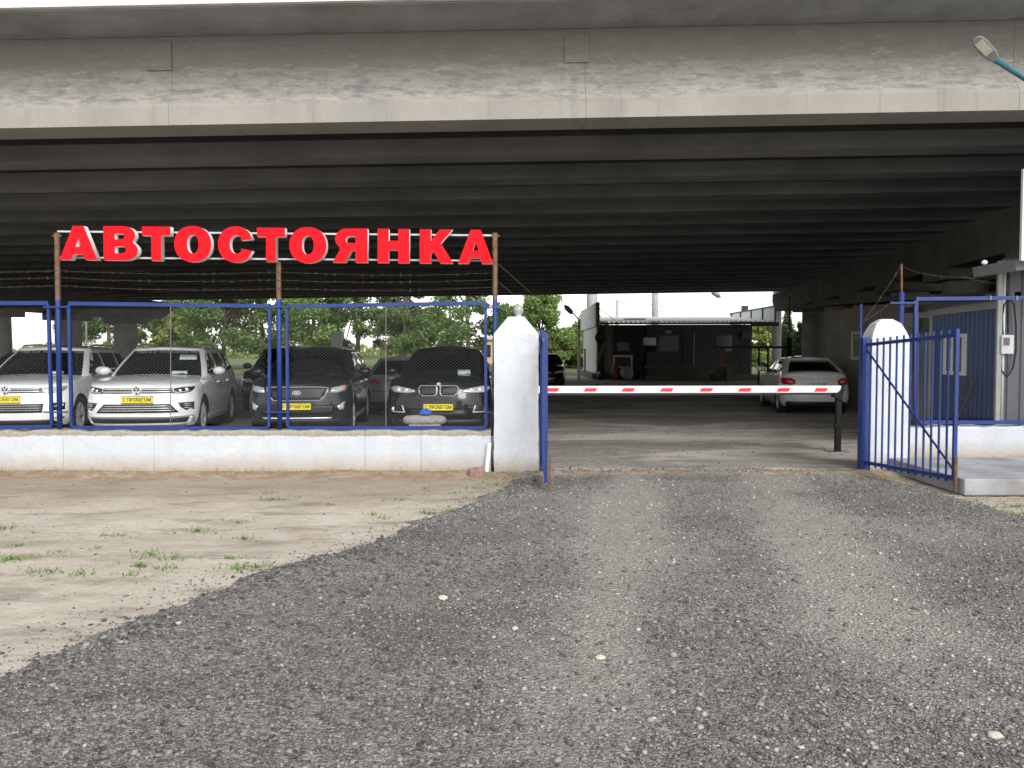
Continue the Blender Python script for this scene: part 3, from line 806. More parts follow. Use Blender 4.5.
# ================================================================== GATE LEAVES
def gate_leaf(label, A, B_, zb0, zt0, zb1, zt1, n, diag, post_w, over=.07, under=.05, rod=None):
    """A hinge foot, B free end (x, y); heights at hinge and free end"""
    root = thing('gate_leaf', label, 'gate', (A[0], A[1], 0), group='blue barred gate leaves')
    L = lambda u, z: Vector((A[0] + (B_[0] - A[0]) * u, A[1] + (B_[1] - A[1]) * u, z))
    zb = lambda u: zb0 + (zb1 - zb0) * u
    zt = lambda u: zt0 + (zt1 - zt0) * u
    MB().bar(L(0, zt(0)), L(1, zt(1)), .03, .04).build('top_rail', BLUE, root)
    MB().bar(L(0, zb(0)), L(1, zb(1)), .03, .045).build('bottom_rail', BLUE, root)
    MB().bar(L(0, .02), L(0, zt(0) + .10), post_w).build('hinge_post', BLUE, root)
    MB().bar(L(1, zb(1) - .03), L(1, zt(1) + over), .04).build('end_stile', BLUE, root)
    for i in range(1, n):
        u = i / n
        MB().bar(L(u, zb(u) - under), L(u, zt(u) + over), .019).build('bar', BLUE, root)
    if diag: MB().bar(L(.0, zt(0) - .03), L(1, zb(1) + .08), .014, .022).build('brace', BLUE, root)
    if rod:
        p = L(1, 0) + Vector(rod[0]); MB().tube([p + Vector((0, 0, rod[1])), p + Vector((0, 0, rod[2]))], rod[3], 8).build('drop_bolt', RUST, root)
    return root
hA, hB = at(863, 470, WY - .03), at(954, 480, 9.25)
gate_leaf('open blue gate leaf of slim bars in front of the rounded right pillar', (hA.x, hA.y), (hB.x, hB.y), at(864, 462, hA.y).z, at(864, 345, hA.y).z, at(954, 478, hB.y).z, at(954, 335, hB.y).z, 13, True, .085, rod=((0, -.03, 0), .03, .42, .021))
gA = at(542.5, 470, WY + .12); gB = at(545.8, 480, 9.3)
gate_leaf('blue gate leaf seen edge on, swung open against the globe topped pillar', (gA.x, gA.y), (gB.x, gB.y), .16, at(540, 338, gA.y).z, .15, at(546, 341, gB.y).z, 14, True, .075, rod=((.045, -.02, 0), .02, .42, .011))
q0, q1 = at(860.5, 338, 10.95), at(860.5, 304, 10.95)
MB().tube([(q0.x, q0.y, 0), (q0.x, q0.y, q1.z)], .017, 8).build('pole', BLUE, label='thin blue pole rising beside the hinge of the right gate leaf', cat='pole')

# ================================================================== BARRIER
BY = 13.1
bz = at(700, 389, BY).z
bx0, bx1 = .02, at(842, 389, BY).x
bar = thing('boom_barrier', 'lowered white boom barrier with red slanted stripes across the gateway', 'barrier', (bx0, BY, 0))
RUB = mat('black_rubber', (.02, .02, .022), .75)
WB = mat('white_boom', (.80, .81, .83), .35, var=.03)
REDF = mat('red_reflective', (.80, .03, .05), .35, var=.08, scale=30)
zl, zr = at(546, 389.6, BY).z, at(842, 389.2, BY).z
MB().bar((bx0, BY, zl), (bx1, BY, zr), .05, .112).build('boom', WB, bar, bevel=.008)
MB().bar((bx0, BY, zl - .073), (bx1 - .12, BY, zr - .073), .035, .032).build('rubber_edge', RUB, bar)
for px in (505, 552.5, 590.5, 628, 666.5, 706, 744.5, 783, 820.5):
    q = at(px, 389.8, BY); w = .112
    MB().prism([(-.115, -.028), (.075, -.028), (.115, .028), (-.075, .028)], lambda a, z, t: Vector((q.x + a, BY - .025 - t, q.z + z)), -.001, .0025).build('red_stripe', REDF, bar)
cab = MB().box((bx0 - .17, BY - .16, 0), (bx0 + .17, BY + .16, 1.12))
cab.build('cabinet', mat('orange_cabinet', (.55, .20, .03), .4), bar, bevel=.02)
px_ = at(838, 420, BY).x
sup = thing('barrier_rest', 'black steel post with a fork that holds the tip of the boom', 'post', (px_, BY, 0))
MB().box((px_ - .042, BY - .042, .012), (px_ + .042, BY + .042, bz - .10)).build('post', BLACKM, sup, bevel=.006)
MB().box((px_ - .16, BY - .13, 0), (px_ + .16, BY + .13, .012)).build('base_plate', GREYM, sup)
MB().prism([(-.10, -.12), (.05, -.20), (.05, -.10), (.075, -.02), (.075, .07), (.045, .085), (.03, .0), (-.02, -.055), (-.09, -.06)], lambda a, z, t: Vector((px_ + a, BY + t, bz + z)), -.06, .06).build('fork', BLACKM, sup, bevel=.006)
MB().lathe([(0, 0), (.04, 0), (.04, .03), (0, .03)], (px_ - .055, BY, .42), 'x', 14).build('lock_knob', BLACKM, sup)

# ================================================================== STREET LAMP (upper right)
TEAL = mat('teal_painted_pole', (.03, .14, .18), .35, var=.15)
LYd = 9.2
h0, h1 = at(975, 38, LYd), at(999, 63, LYd)
lampr = thing('street_lamp', 'grey LED street lamp head on a slanting teal arm before the bridge', 'street lamp', (8.2, LYd + .3, 0))
far = at(1170, 168, LYd + .2)
MB().tube([h1.lerp(h0, .12), h1 + (far - h1) * .35, far], .031, 12).build('arm', TEAL, lampr, smooth=True)
MB().tube([(far.x - .03, far.y, far.z + .1), (far.x - .03, far.y, 0)], .06, 12).build('pole', TEAL, lampr, smooth=True)
ax = (h0 - h1); L = ax.length; ax.normalize()
face = Vector((-.42, -.82, -.40)); face = (face - ax * face.dot(ax)).normalized()
sd = ax.cross(face)
Mh = Matrix(((ax.x, sd.x, -face.x, h1.x), (ax.y, sd.y, -face.y, h1.y), (ax.z, sd.z, -face.z, h1.z), (0, 0, 0, 1)))
outl = [(-.02, -.035), (.06, -.05), (.14, -.085), (.30, -.095), (.38, -.085), (.425, -.05), (.435, 0), (.425, .05), (.38, .085), (.30, .095), (.14, .085), (.06, .05), (-.02, .035)]
k = L / .435
outl = [(a, b_ * .82) for a, b_ in outl]
hd = MB(); hd.prism([(a * k, b_ * k) for a, b_ in outl], lambda a, b_, t: Mh @ Vector((a, b_, t)), -.012, .045)
hd.build('lamp_head', mat('lamp_housing_grey', (.17, .175, .18), .4, .3), lampr, bevel=.01)
MB().prism([(a * k * .8 + .05, b_ * k * .6) for a, b_ in outl], lambda a, b_, t: Mh @ Vector((a, b_, t)), .046, .07).build('heat_sink', WHITEM, lampr, bevel=.008)
MB().lathe([(0, .03), (.03, .028), (.035, 0)], tuple(Mh @ Vector((.06, 0, .075))), n=12).build('photo_sensor', WHITEM, lampr, smooth=True)
MB().box((.17 * k, -.052 * k, -.0155), (.37 * k, .052 * k, -.0125), Mh).build('led_panel', mat('led_lens', (.36, .345, .28), .25, var=.1, scale=40), lampr)

# ================================================================== GUARD HUT AND SHED ON THE RIGHT
def corr_mat(name, col, freq=9.0, axis=1, depth=.02, rough=.55):
    m, t, b = newmat(name)
    w = nd(t, 'ShaderNodeTexWave', Scale=freq / 2); w.bands_direction = 'XYZ'[axis]
    t.links.new(coord(t), w.inputs['Vector'])
    c = mix(t, ramp(t, noise(t, 3, 6), [(.3, 0), (.7, 1)]), tuple(x * .85 for x in col), tuple(x * 1.15 for x in col))
    t.links.new(c, b.inputs['Base Color']); b.inputs['Roughness'].default_value = rough
    bump(t, b, w.outputs['Fac'], .7, depth)
    return m
def ribbed(p, q, z0, z1, m, name, parent, pitch=.11, d=.018, nrm=(-1, 0, 0)):
    """trapezoid sheet between p and q (x, y)"""
    p, q = Vector((*p, 0)), Vector((*q, 0)); L = (q - p).length; u = (q - p) / L; nrm = Vector(nrm)
    xs, hs, s = [], [], 0
    while s < L:
        for a, h in ((0, 0), (.45, 0), (.55, 1), (.9, 1)):
            if s + a * pitch < L: xs.append(s + a * pitch); hs.append(h * d)
        s += pitch
    xs.append(L); hs.append(0)
    rows = [[p + u * x + nrm * h + Vector((0, 0, z)) for x, h in zip(xs, hs)] for z in (z0, z1)]
    o = MB().grid(rows).build(name, m, parent, fix=False)
    sm = o.modifiers.new('solid', 'SOLIDIFY'); sm.thickness = .004
    return o
HX, HY0, HY1 = 7.45, 12.62, 14.75
hut = thing('guard_hut', 'guard hut with a grey ribbed front and a blue ribbed side wall', 'hut', (9, 13.5, 0))
HB_ = mat('blue_ribbed_sheet', (.012, .048, .16), .5, var=.12)
HG = mat('grey_ribbed_sheet', (.095, .10, .115), .5, var=.1)
MB().box((HX + .03, HY0 + .05, 0), (13, HY1, 2.3)).build('wall', HG, hut)
zbl = at(998, 304, HY0).z
ribbed((HX, HY1), (HX, HY0 + .06), .1, zbl + .05, HB_, 'side_wall', hut, .13, .011, (-1, 0, 0))
MB().box((HX - .03, HY1 - .02, .0), (HX + .08, HY1 + .04, zbl)).build('corner_trim', mat('grey_trim', (.34, .34, .34), .5), hut)
ribbed((HX - .03, HY0), (13, HY0), .1, 3.0, HG, 'front_wall', hut, .2, .022, (0, -1, 0))
MB().box((HX + .02, HY0 + .012, .1), (13, HY0 + .2, 2.98)).build('front_wall_core', HG, hut)
# low side eave: pale fascia under a dark roof edge
MB().add([Vector(p) for p in ((HX - .28, HY0 - .0, zbl + .06), (HX - .28, HY1 + .7, zbl - .02), (HX + 2, HY1 + .7, zbl + .1), (HX + 2, HY0, zbl + .2), (HX - .28, HY0, zbl + .15), (HX - .28, HY1 + .7, zbl + .07), (HX + 2, HY1 + .7, zbl + .2), (HX + 2, HY0, zbl + .3))],
         [(0, 1, 2, 3), (4, 7, 6, 5), (0, 4, 5, 1), (1, 5, 6, 2), (2, 6, 7, 3), (3, 7, 4, 0)]).build('side_eave', DARKSTEEL, hut)
MB().bar((HX - .05, HY0 + .02, zbl), (HX - .05, HY1 + .02, zbl - .03), .04, .12).build('fascia_trim', mat('grey_trim', (.34, .34, .34), .5), hut)
# upper roof with grey fascia rising to the right
RZ = at(1000, 262, 12.2).z
MB().prism([(HX - .28, RZ), (HX - .25, RZ - .16), (13.5, RZ + .75), (13.5, RZ + .95)], lambda x, z, y: Vector((x, y, z)), 11.9, 13.0).build('roof', mat('grey_fascia', (.25, .255, .26), .45), hut, bevel=.01)
bp = at(984.5, 262.5, 12.0)
vs, fs = icos(.036, 2)
MB().add([Vector((v.x * 1.25, v.y, v.z)) + bp for v in vs], fs).build('wall_lamp', WHITEM, hut, smooth=True)
# window in the blue side wall
def frame_window(parent, c0, c1, z0, z1, nx, fw, glass, fm, name='window', mull=()):
    """flat window between c0 and c1 (x, y) with outward normal nx"""
    n = Vector(nx); u = Vector((*c1, 0)) - Vector((*c0, 0)); L = u.length; u.normalize(); o = Vector((*c0, 0))
    M = Matrix(((u.x, -n.x, 0, o.x), (u.y, -n.y, 0, o.y), (0, 0, 1, 0), (0, 0, 0, 1)))
    mb = MB()
    mb.box((0, -.035, z0), (fw, .02, z1), M); mb.box((L - fw, -.035, z0), (L, .02, z1), M)
    mb.box((fw, -.034, z0), (L - fw, .02, z0 + fw), M); mb.box((fw, -.034, z1 - fw), (L - fw, .02, z1), M)
    for a in mull: mb.box((L * a - fw / 3, -.033, z0 + fw), (L * a + fw / 3, .02, z1 - fw), M)
    f = mb.build(name, fm, parent)
    MB().box((fw, -.012, z0 + fw), (L - fw, -.006, z1 - fw), M).build('pane', glass, f)
    return f
DGLASS = mat('dark_window_glass', (.02, .025, .028), .06, var=.2, spec=.8)
wy0, wy1 = HX / ((967 - 512) / FPX), HX / ((946.5 - 512) / FPX)
frame_window(hut, (HX - .03, wy1), (HX - .03, wy0), at(957, 375, 13.9).z, at(957, 334, 13.9).z, (-1, 0, 0), .06, DGLASS, mat('white_window_frame', (.7, .7, .68), .45), mull=(.4,))
# conduit, meter box and cable
cq = at(1004, 300, HY0 - .06)
MB().tube([(cq.x, cq.y, .5), (cq.x, cq.y, 2.95)], .022, 10).build('conduit', WHITEM, hut, smooth=True)
cq2 = at(999.5, 300, HY0 - .1)
MB().bar((cq2.x, cq2.y, .12), (cq2.x, cq2.y, 2.95), .07, .05).build('corner_post', mat('grey_trim', (.34, .34, .34), .5), hut)
mq0, mq1 = at(1000.5, 354, HY0 - .14), at(1013.5, 335, HY0 - .14)
meter = thing('electric_meter', 'pale grey electric meter box hung on the ribbed front of the guard hut', 'meter', (mq0.x, HY0 - .08, mq0.z))
MB().box((mq0.x, HY0 - .16, mq0.z), (mq1.x, HY0 - .03, mq1.z)).build('box', mat('meter_grey', (.52, .54, .54), .4), meter, bevel=.01)
MB().box((mq0.x + .03, HY0 - .166, mq0.z + .13), (mq0.x + .12, HY0 - .158, mq1.z - .04)).build('display_window', DGLASS, meter)
pts = [at(x, y, HY0 - .09) for x, y in ((1003, 336), (1002, 318), (1004, 305), (1009, 299), (1014, 304), (1016, 325), (1016, 350), (1013, 368), (1007, 377), (1001, 370), (1000, 355))]
MB().tube(pts, .013, 6).build('cable', BLACKM, meter, smooth=True)
MB().tube([at(x, y, HY0 - .05) for x, y in ((1008, 333), (1007, 300), (1006, 285), (1008, 270), (1016, 263))], .012, 6).build('cable', BLACKM, meter, smooth=True)
# long board leaning against the blue wall
lb0, lb1 = at(962, 424, 12.95), at(985, 378, 13.25)
lad = MB(); a, b_ = Vector((HX - .38, 13.65, .0)), Vector((HX - .05, 13.35, lb1.z + .02))
d_ = Vector((0, .14, 0))
for s_ in (-1, 1): lad.bar(a + d_ * s_, b_ + d_ * s_, .05, .03)
for i in range(1, 6): lad.bar(a.lerp(b_, i / 6) - d_, a.lerp(b_, i / 6) + d_, .03, .03)
lad.build('ladder', DARKSTEEL, label='short grey ladder leaning against the blue hut wall under the window', cat='ladder')
# white board on the hut roof at the picture edge
wb = thing('signboard', 'tall white signboard cut off by the right edge of the picture above the guard hut', 'signboard', (7.7, 11.6, 2.8))
b0, b1 = at(1020.5, 261, 11.6), at(1020.5, 169, 11.6)
MB().box((b0.x, 11.58, b0.z), (b0.x + 1.6, 11.64, b1.z)).build('board', WHITEM, wb, bevel=.01)
for xx in (b0.x + .5, b0.x + 1.3): MB().bar((xx, 11.69, b0.z - 2.65), (xx, 11.69, b1.z - .1), .05).build('post', GREYM, wb)

# beige shed beyond
SHX, SHY0, SHY1 = 9.12, 19.3, 24.2
shed = thing('shed', 'plain beige shed between the rounded gate pillar and the guard hut', 'shed', (11, 21.5, 0))
BEI = mat('beige_panel', (.30, .275, .24), .7, var=.15, scale=1.2, bmp=.15, dirt=((.2, .18, .155), .58))
MB().box((SHX, SHY0, 0), (13.5, SHY1, 2.75)).build('wall', BEI, shed)
for y in np.linspace(SHY0 + .02, SHY1, 5)[:-1]: MB().box((SHX - .025, y, .05), (SHX + .002, y + .05, 2.7)).build('batten', BEI, shed)
MB().add([Vector(p) for p in ((SHX - .35, SHY0 - .5, 2.752), (14, SHY0 - .5, 2.9), (14, SHY1 + .2, 3.05), (SHX - .35, SHY1 + .2, 2.9), (SHX - .35, SHY0 - .5, 2.86), (14, SHY0 - .5, 3.05), (14, SHY1 + .2, 3.2), (SHX - .35, SHY1 + .2, 3.0))],
         [(0, 1, 2, 3), (4, 7, 6, 5), (0, 4, 5, 1), (1, 5, 6, 2), (2, 6, 7, 3), (3, 7, 4, 0)]).build('roof', mat('shed_roof', (.10, .095, .085), .7), shed)
ya, yb = SHX / ((861.5 - 512) / FPX), SHX / ((852 - 512) / FPX)
frame_window(shed, (SHX, yb), (SHX, ya), at(857, 360, 21.5).z, at(857, 331, 21.5).z, (-1, 0, 0), .07, mat('green_window_glass', (.03, .06, .06), .08, var=.2), mat('white_window_frame', (.7, .7, .68), .45))
MB().box((SHX - .02, 22.9, .05), (SHX + .002, 23.7, 2.1)).build('door', mat('shed_door', (.23, .21, .185), .6), shed, bevel=.008)
ab = thing('junction_box', 'small dark electrical box high on the front of the beige shed', 'box', (9.4, 19.2, 2.0))
q0, q1 = at(921.5, 332, 19.18), at(936, 318, 19.18)
MB().box((q0.x, 19.12, q0.z), (q1.x, SHY0 - .002, q1.z)).build('box', DARKSTEEL, ab, bevel=.01)
MB().tube([(q1.x - .05, 19.15, q1.z - .02), (q1.x + .02, 19.2, q1.z + .3)], .02, 6).build('cable', BLACKM, ab)
# ================================================================== CARS
def paint(name, col, metal=0, rough=.28, coat=1.0):
    m, t, b = newmat(name)
    c = mix(t, ramp(t, noise(t, 2.5, 5), [(.35, 0), (.7, 1)]), col, tuple(min(1, x * .86 + .012) for x in col))
    t.links.new(c, b.inputs['Base Color']); b.inputs['Metallic'].default_value = metal
    t.links.new(ramp(t, noise(t, 6, 6, .7), [(.3, rough * .8), (.8, rough * 1.5)]), b.inputs['Roughness'])
    b.inputs['Coat Weight'].default_value = coat; b.inputs['Coat Roughness'].default_value = .04; b.inputs['Specular IOR Level'].default_value = .5 if coat > .8 else .15
    return m
P_WHITE = paint('car_paint_white', (.84, .85, .86))
P_BLACK = paint('car_paint_black', (.006, .006, .008), coat=.7)
P_GREY = paint('car_paint_dark_blue_grey', (.014, .018, .026), .1, coat=.75)
P_SILV = paint('car_paint_silver', (.50, .52, .54), .6, .32)
P_LSIL = paint('car_paint_pale_silver', (.76, .77, .77), .05, .3)
CGLASS = mat('car_glass', (.008, .010, .010), .04, var=.2, spec=.7)
TYRE = mat('tyre_rubber', (.018, .018, .019), .85, var=.3, scale=20)
RIM = mat('alloy_rim', (.66, .67, .68), .35, .4)
CHROME = mat('chrome_trim', (.82, .83, .84), .28, .55)
BPLAS = mat('black_plastic_trim', (.014, .014, .015), .5)
LAMPG = mat('headlamp_silver', (.50, .52, .54), .15, .25, var=.35, scale=14, coat=1)
LAMPB = mat('headlamp_bowl', (.85, .87, .9), .1, .3)
LAMPD = mat('headlamp_dark', (.05, .055, .06), .12, .3, coat=1)
TAIL = mat('tail_lamp_red', (.55, .02, .03), .12, coat=1, var=.3, scale=20)
AMBER = mat('amber_lens', (.65, .17, .02), .2, coat=1)
YEL = mat('yellow_plate', (.85, .70, .02), .45, var=.03)
INK = mat('black_ink', (.015, .015, .015), .6)
PLATEW = mat('white_plate', (.72, .72, .72), .4)
PAPER = mat('pale_paper_sheet', (.50, .62, .60), .7)
SKIDM = mat('silver_skid_trim', (.42, .43, .44), .35, .5)

class Form:
    """rounded car form: plan outlines interpolated over the height"""
    def __init__(s, lev, Lf, Lr, n, nr):
        s.lev = np.array(lev, float); s.Lf, s.Lr, s.n, s.nr = Lf, Lr, n, nr
    def at(s, z): return [float(np.interp(z, s.lev[:, 0], s.lev[:, k])) for k in (1, 2, 3)]
    def front(s, x, z):
        w, a, b = s.at(z); t = min(.9995, abs(x) / w)
        return Vector((x, a + s.Lf * (1 - (1 - t ** s.n) ** (1 / s.n)), z))
    def rear(s, x, z):
        w, a, b = s.at(z); t = min(.9995, abs(x) / w)
        return Vector((x, b - s.Lr * (1 - (1 - t ** s.nr) ** (1 / s.nr)), z))
    def side(s, y, z, sg=1):
        w, a, b = s.at(z)
        if y < a + s.Lf: t = max(0, min(1, (a + s.Lf - y) / s.Lf)); x = w * (1 - t ** s.n) ** (1 / s.n)
        elif y > b - s.Lr: t = max(0, min(1, (y - b + s.Lr) / s.Lr)); x = w * (1 - t ** s.nr) ** (1 / s.nr)
        else: x = w
        return Vector((x * sg, y, z))
    def col(s, c, z):
        w, a, b = s.at(z); k, q = c
        if k == 'f': return Vector((w * math.sin(q) ** (2 / s.n), a + s.Lf * (1 - max(0, math.cos(q)) ** (2 / s.n)), z))
        if k == 's': return Vector((w, a + s.Lf + (b - s.Lr - a - s.Lf) * q, z))
        return Vector((w * math.sin(q) ** (2 / s.nr), b - s.Lr * (1 - max(0, math.cos(q)) ** (2 / s.nr)), z))
def cols(nf, ns, nr):
    h = math.pi / 2
    return [('f', h * i / nf) for i in range(nf)] + [('s', i / ns) for i in range(ns + 1)] + [('r', h * i / nr) for i in range(nr - 1, -1, -1)]

def patch(name, poly, fn, m, parent, ctr, off=.005, depth=.012, step=.07, smooth=True, label=None):
    xs = [p[0] for p in poly]; ys = [p[1] for p in poly]
    B = []
    for (a, b_), (c, d) in zip(poly, poly[1:] + poly[:1]):
        n = max(1, int(math.hypot(c - a, d - b_) / step))
        B += [(a + (c - a) * k / n, b_ + (d - b_) * k / n) for k in range(n)]
    def inside(x, y):
        r = False; j = len(B) - 1
        for i in range(len(B)):
            (xi, yi), (xj, yj) = B[i], B[j]
            if (yi > y) != (yj > y) and x < (xj - xi) * (y - yi) / (yj - yi) + xi: r = not r
            j = i
        return r
    pts = list(B)
    for x in np.arange(min(xs) + step * .7, max(xs), step):
        for y in np.arange(min(ys) + step * .7, max(ys), step):
            if inside(x, y) and min((x - a) ** 2 + (y - b_) ** 2 for a, b_ in B) > (step * .45) ** 2: pts.append((x, y))
    n = len(B)
    V, E, F, *_ = delaunay_2d_cdt([Vector(p) for p in pts], [(i, (i + 1) % n) for i in range(n)], [], 1, 1e-5)
    def place(a, b_, o):
        p = fn(a, b_); e = .004
        nn = (fn(a + e, b_) - fn(a - e, b_)).cross(fn(a, b_ + e) - fn(a, b_ - e))
        if nn.length < 1e-12: nn = p - ctr
        nn.normalize()
        if nn.dot(p - ctr) < 0: nn = -nn
        return p + nn * o
    vs = [place(v.x, v.y, off) for v in V]; k = len(vs)
    vs += [place(v.x, v.y, off - depth) for v in V]
    cnt = {}
    for f in F:
        for i in range(len(f)):
            e = (f[i], f[(i + 1) % len(f)]); cnt[e] = 1
    fs = [tuple(f) for f in F]
    for (a, b_) in list(cnt):
        if (b_, a) not in cnt: fs.append((b_, a, a + k, b_ + k))
    o = MB().add(vs, fs).build(name, m, parent, off=(0, 0, 0), smooth=False, label=label)
    if smooth:
        me = o.data; nf = len(F)
        me.polygons.foreach_set('use_smooth', [i < nf for i in range(len(me.polygons))])
    return o

def quad(a, b_, c, d): return [a, b_, c, d]
def sym(poly): return [(-x, y) for x, y in poly]
def ell(cx, cy, rx, ry, n=16, e=1): return arc(cx, cy, rx, ry, 0, 360, n, e)[:-1]
def rrect(x0, y0, x1, y1): return [(x0, y0), (x1, y0), (x1, y1), (x0, y1)]
def plate_text(parent, body, p, n, up, size, squeeze, bold=.0):
    n = Vector(n).normalized(); up = Vector(up).normalized(); xr = up.cross(n)
    M = Matrix(((xr.x, up.x, n.x, p.x), (xr.y, up.y, n.y, p.y), (xr.z, up.z, n.z, p.z), (0, 0, 0, 1)))
    return text('plate_lettering', body, size, INK, parent, M, squeeze, bold)

def wheel(parent, x, y, r, sg, w=.25, spokes=5):
    h = thing('wheel', None, None); h.parent = parent; h.location = (0, 0, 0)
    c = (x, y, r)
    MB().lathe([(r * .70, -w / 2), (r * .93, -w / 2), (r * .985, -w * .40), (r, -w * .25), (r, w * .25), (r * .985, w * .40), (r * .93, w / 2), (r * .70, w / 2), (r * .66, w * .3), (r * .66, -w * .3), (r * .70, -w / 2)], c, 'x', 32).build('tyre', TYRE, h, off=(0, 0, 0), smooth=True)
    mb = MB()
    o = sg * w * .5
    mb.lathe([(r * .705, o * .92), (r * .71, o * .2), (r * .64, o * .1), (r * .64, o * .85), (r * .705, o * .92)], c, 'x', 32)
    mb.lathe([(0, o * .80), (r * .13, o * .80), (r * .16, o * .6), (r * .16, 0)], c, 'x', 16)
    for k in range(spokes):
        for dd in (-.14, .14):
            a = 2 * math.pi * k / spokes + dd + .3; a2 = 2 * math.pi * k / spokes + dd * 1.7 + .3
            mb.bar((x + o * .62, y + math.cos(a) * r * .10, r + math.sin(a) * r * .10), (x + o * .80, y + math.cos(a2) * r * .67, r + math.sin(a2) * r * .67), r * .10, .03, up=(1, 0, 0))
    mb.build('rim', RIM, h, off=(0, 0, 0))
    MB().lathe([(0, -o * .3), (r * .55, -o * .3), (r * .55, 0), (0, 0)], c, 'x', 20).build('brake_disc', DARKSTEEL, h, off=(0, 0, 0))
    return h

def car(name, label, P, pos, yaw, rear_to_camera=False, group='cars parked under the bridge'):
    L, HW = P['L'], P['W'] / 2
    th = R(yaw) + (math.pi if rear_to_camera else 0)
    loc = Vector((pos[0], pos[1], 0))
    if rear_to_camera: loc = loc - Matrix.Rotation(th, 3, 'Z') @ Vector((0, L, 0))
    root = thing(name, label, 'car', loc, th, group)
    ROOT[root] = Vector((0, 0, 0))
    C0 = Vector((0, L / 2, .75))
    body = Form([(z, w * HW, a, L - b_) for z, w, a, b_ in P['lev']], P.get('Lf', .62), P.get('Lr', .45), P.get('n', 2.7), P.get('nr', 3.2))
    zt = lambda y: float(np.interp(y, [q[0] for q in P['top']], [q[1] for q in P['top']]))
    zb = lambda y: float(np.interp(y, [0, .5, L - .6, L], [P['zb'] + .02, P['zb'], P['zb'], P['zb'] + .06]))
    wr, ya, yb = P['wr'], P['ya'], P['ya'] + P['wb']
    CC = cols(16, 84, 14); NV = 22
    pts = []
    for c in CC:
        y0 = body.col(c, .7).y
        rows = []
        for j in range(NV):
            v = j / (NV - 1); z = zb(y0) + (zt(body.col(c, .9).y) - zb(y0)) * v
            rows.append(body.col(c, z))
        pts.append(rows)
    Ra = wr * 1.13
    ins = [[False] * NV for _ in CC]
    for i in range(len(CC)):
        for j in range(NV):
            p = pts[i][j]
            if abs(p.x) < .6 * HW: continue
            for yc in (ya, yb):
                dy, dz = p.y - yc, p.z - wr
                d = math.hypot(dy, dz)
                if d < Ra:
                    ins[i][j] = True
                    if dz < 0: q = Vector((0, yc + math.copysign(math.sqrt(max(0, Ra * Ra - dz * dz)), dy), p.z))
                    else: q = Vector((0, yc + dy / max(d, 1e-6) * Ra, wr + dz / max(d, 1e-6) * Ra))
                    pts[i][j] = body.side(q.y, q.z) if abs(body.side(q.y, q.z).x) > .1 else p
    mb = MB()
    for sg in (1, -1):
        vs = [Vector((p.x * sg, p.y, p.z)) for r_ in pts for p in r_]
        fs = []
        for i in range(len(CC) - 1):
            for j in range(NV - 1):
                k4 = ((i, j), (i, j + 1), (i + 1, j + 1), (i + 1, j))
                if all(ins[a][b_] for a, b_ in k4): continue
                f = tuple(a * NV + b_ for a, b_ in k4)
                fs.append(f if sg > 0 else f[::-1])
        mb.add(vs, fs)
    rows = []
    for i in range(len(CC)):
        p = pts[i][-1]; k = .055 * min(1, abs(p.x) / HW * 1.2)
        rows.append([Vector((p.x * t, p.y, p.z + k * (1 - abs(t) ** 2.4))) for t in np.linspace(-1, 1, 13)])
    mb.grid(rows)
    sh = mb.build('body', P['paint'], root, off=(0, 0, 0), smooth=True, fix=False)
    b2 = bmesh.new(); b2.from_mesh(sh.data); bmesh.ops.remove_doubles(b2, verts=b2.verts, dist=.0008); bmesh.ops.recalc_face_normals(b2, faces=b2.faces)
    for e in b2.edges:
        if len(e.link_faces) == 2 and e.calc_face_angle(0) > R(50): e.smooth = False
    b2.to_mesh(sh.data); b2.free()
    iw = HW - .27
    MB().box((-iw, .25, P['zb'] + .02), (iw, L - .25, .88)).box((-HW + .06, ya + Ra, P['zb'] + .04), (HW - .06, yb - Ra, .75)).build('underbody', BPLAS, root, off=(0, 0, 0))
    for yc in (ya, yb):
        for sg in (-1, 1):
            wheel(root, sg * (HW - .145), yc, wr, sg, spokes=P.get('spokes', 5))
    # cabin
    g = P['cabin']; z0, z1 = g['z0'], g['z1']
    lv = []
    for v in np.linspace(0, 1, 9):
        bul = .02 * math.sin(math.pi * v)
        lv.append((z0 + (z1 - z0) * v, g['wb'] + (g['wr'] - g['wb']) * v + bul, g['yf0'] + (g['yf1'] - g['yf0']) * v - bul * .8, g['yr0'] + (g['yr1'] - g['yr0']) * v ** g.get('rp', 1) + bul))
    cab = Form(lv, .30, g.get('Lr', .30), 2.6, 2.6)
    CC = cols(12, 30, 12)
    zs = [z0 - .05] + [z0 + (z1 - z0) * v for v in (0, .15, .3, .45, .6, .75, .88, .96)]
    rows = [[cab.col(c, max(z, z0)) + Vector((0, 0, min(0, z - z0))) for z in zs] for c in CC]
    for r_ in rows:
        p, q = r_[-1], r_[-2]
        mid = Vector((0, max(g['yf1'] + .2, min(g['yr1'] - .2, p.y)), 0)); d = Vector((mid.x - p.x, mid.y - p.y, 0))
        if d.length > 1e-6: d.normalize()
        r_.append(p + d * .022 + Vector((0, 0, .024))); r_.append(p + d * .065 + Vector((0, 0, .041)))
    mb = MB()
    for sg in (1, -1): mb.grid([[Vector((p.x * sg, p.y, p.z)) for p in r_] for r_ in rows])
    ymid, yh = (g['yf1'] + g['yr1']) / 2, (g['yr1'] - g['yf1']) / 2
    mb.grid([[Vector((r_[-1].x * t, r_[-1].y, r_[-1].z + g['crown'] * (1 - t * t) * max(0, 1 - ((r_[-1].y - ymid) / yh) ** 2) + .02 * (1 - t * t) * min(1, abs(r_[-1].x) * 2))) for t in np.linspace(-1, 1, 11)] for r_ in rows])
    cb = mb.build('cabin', g.get('paint', P['paint']), root, off=(0, 0, 0), smooth=True, fix=False)
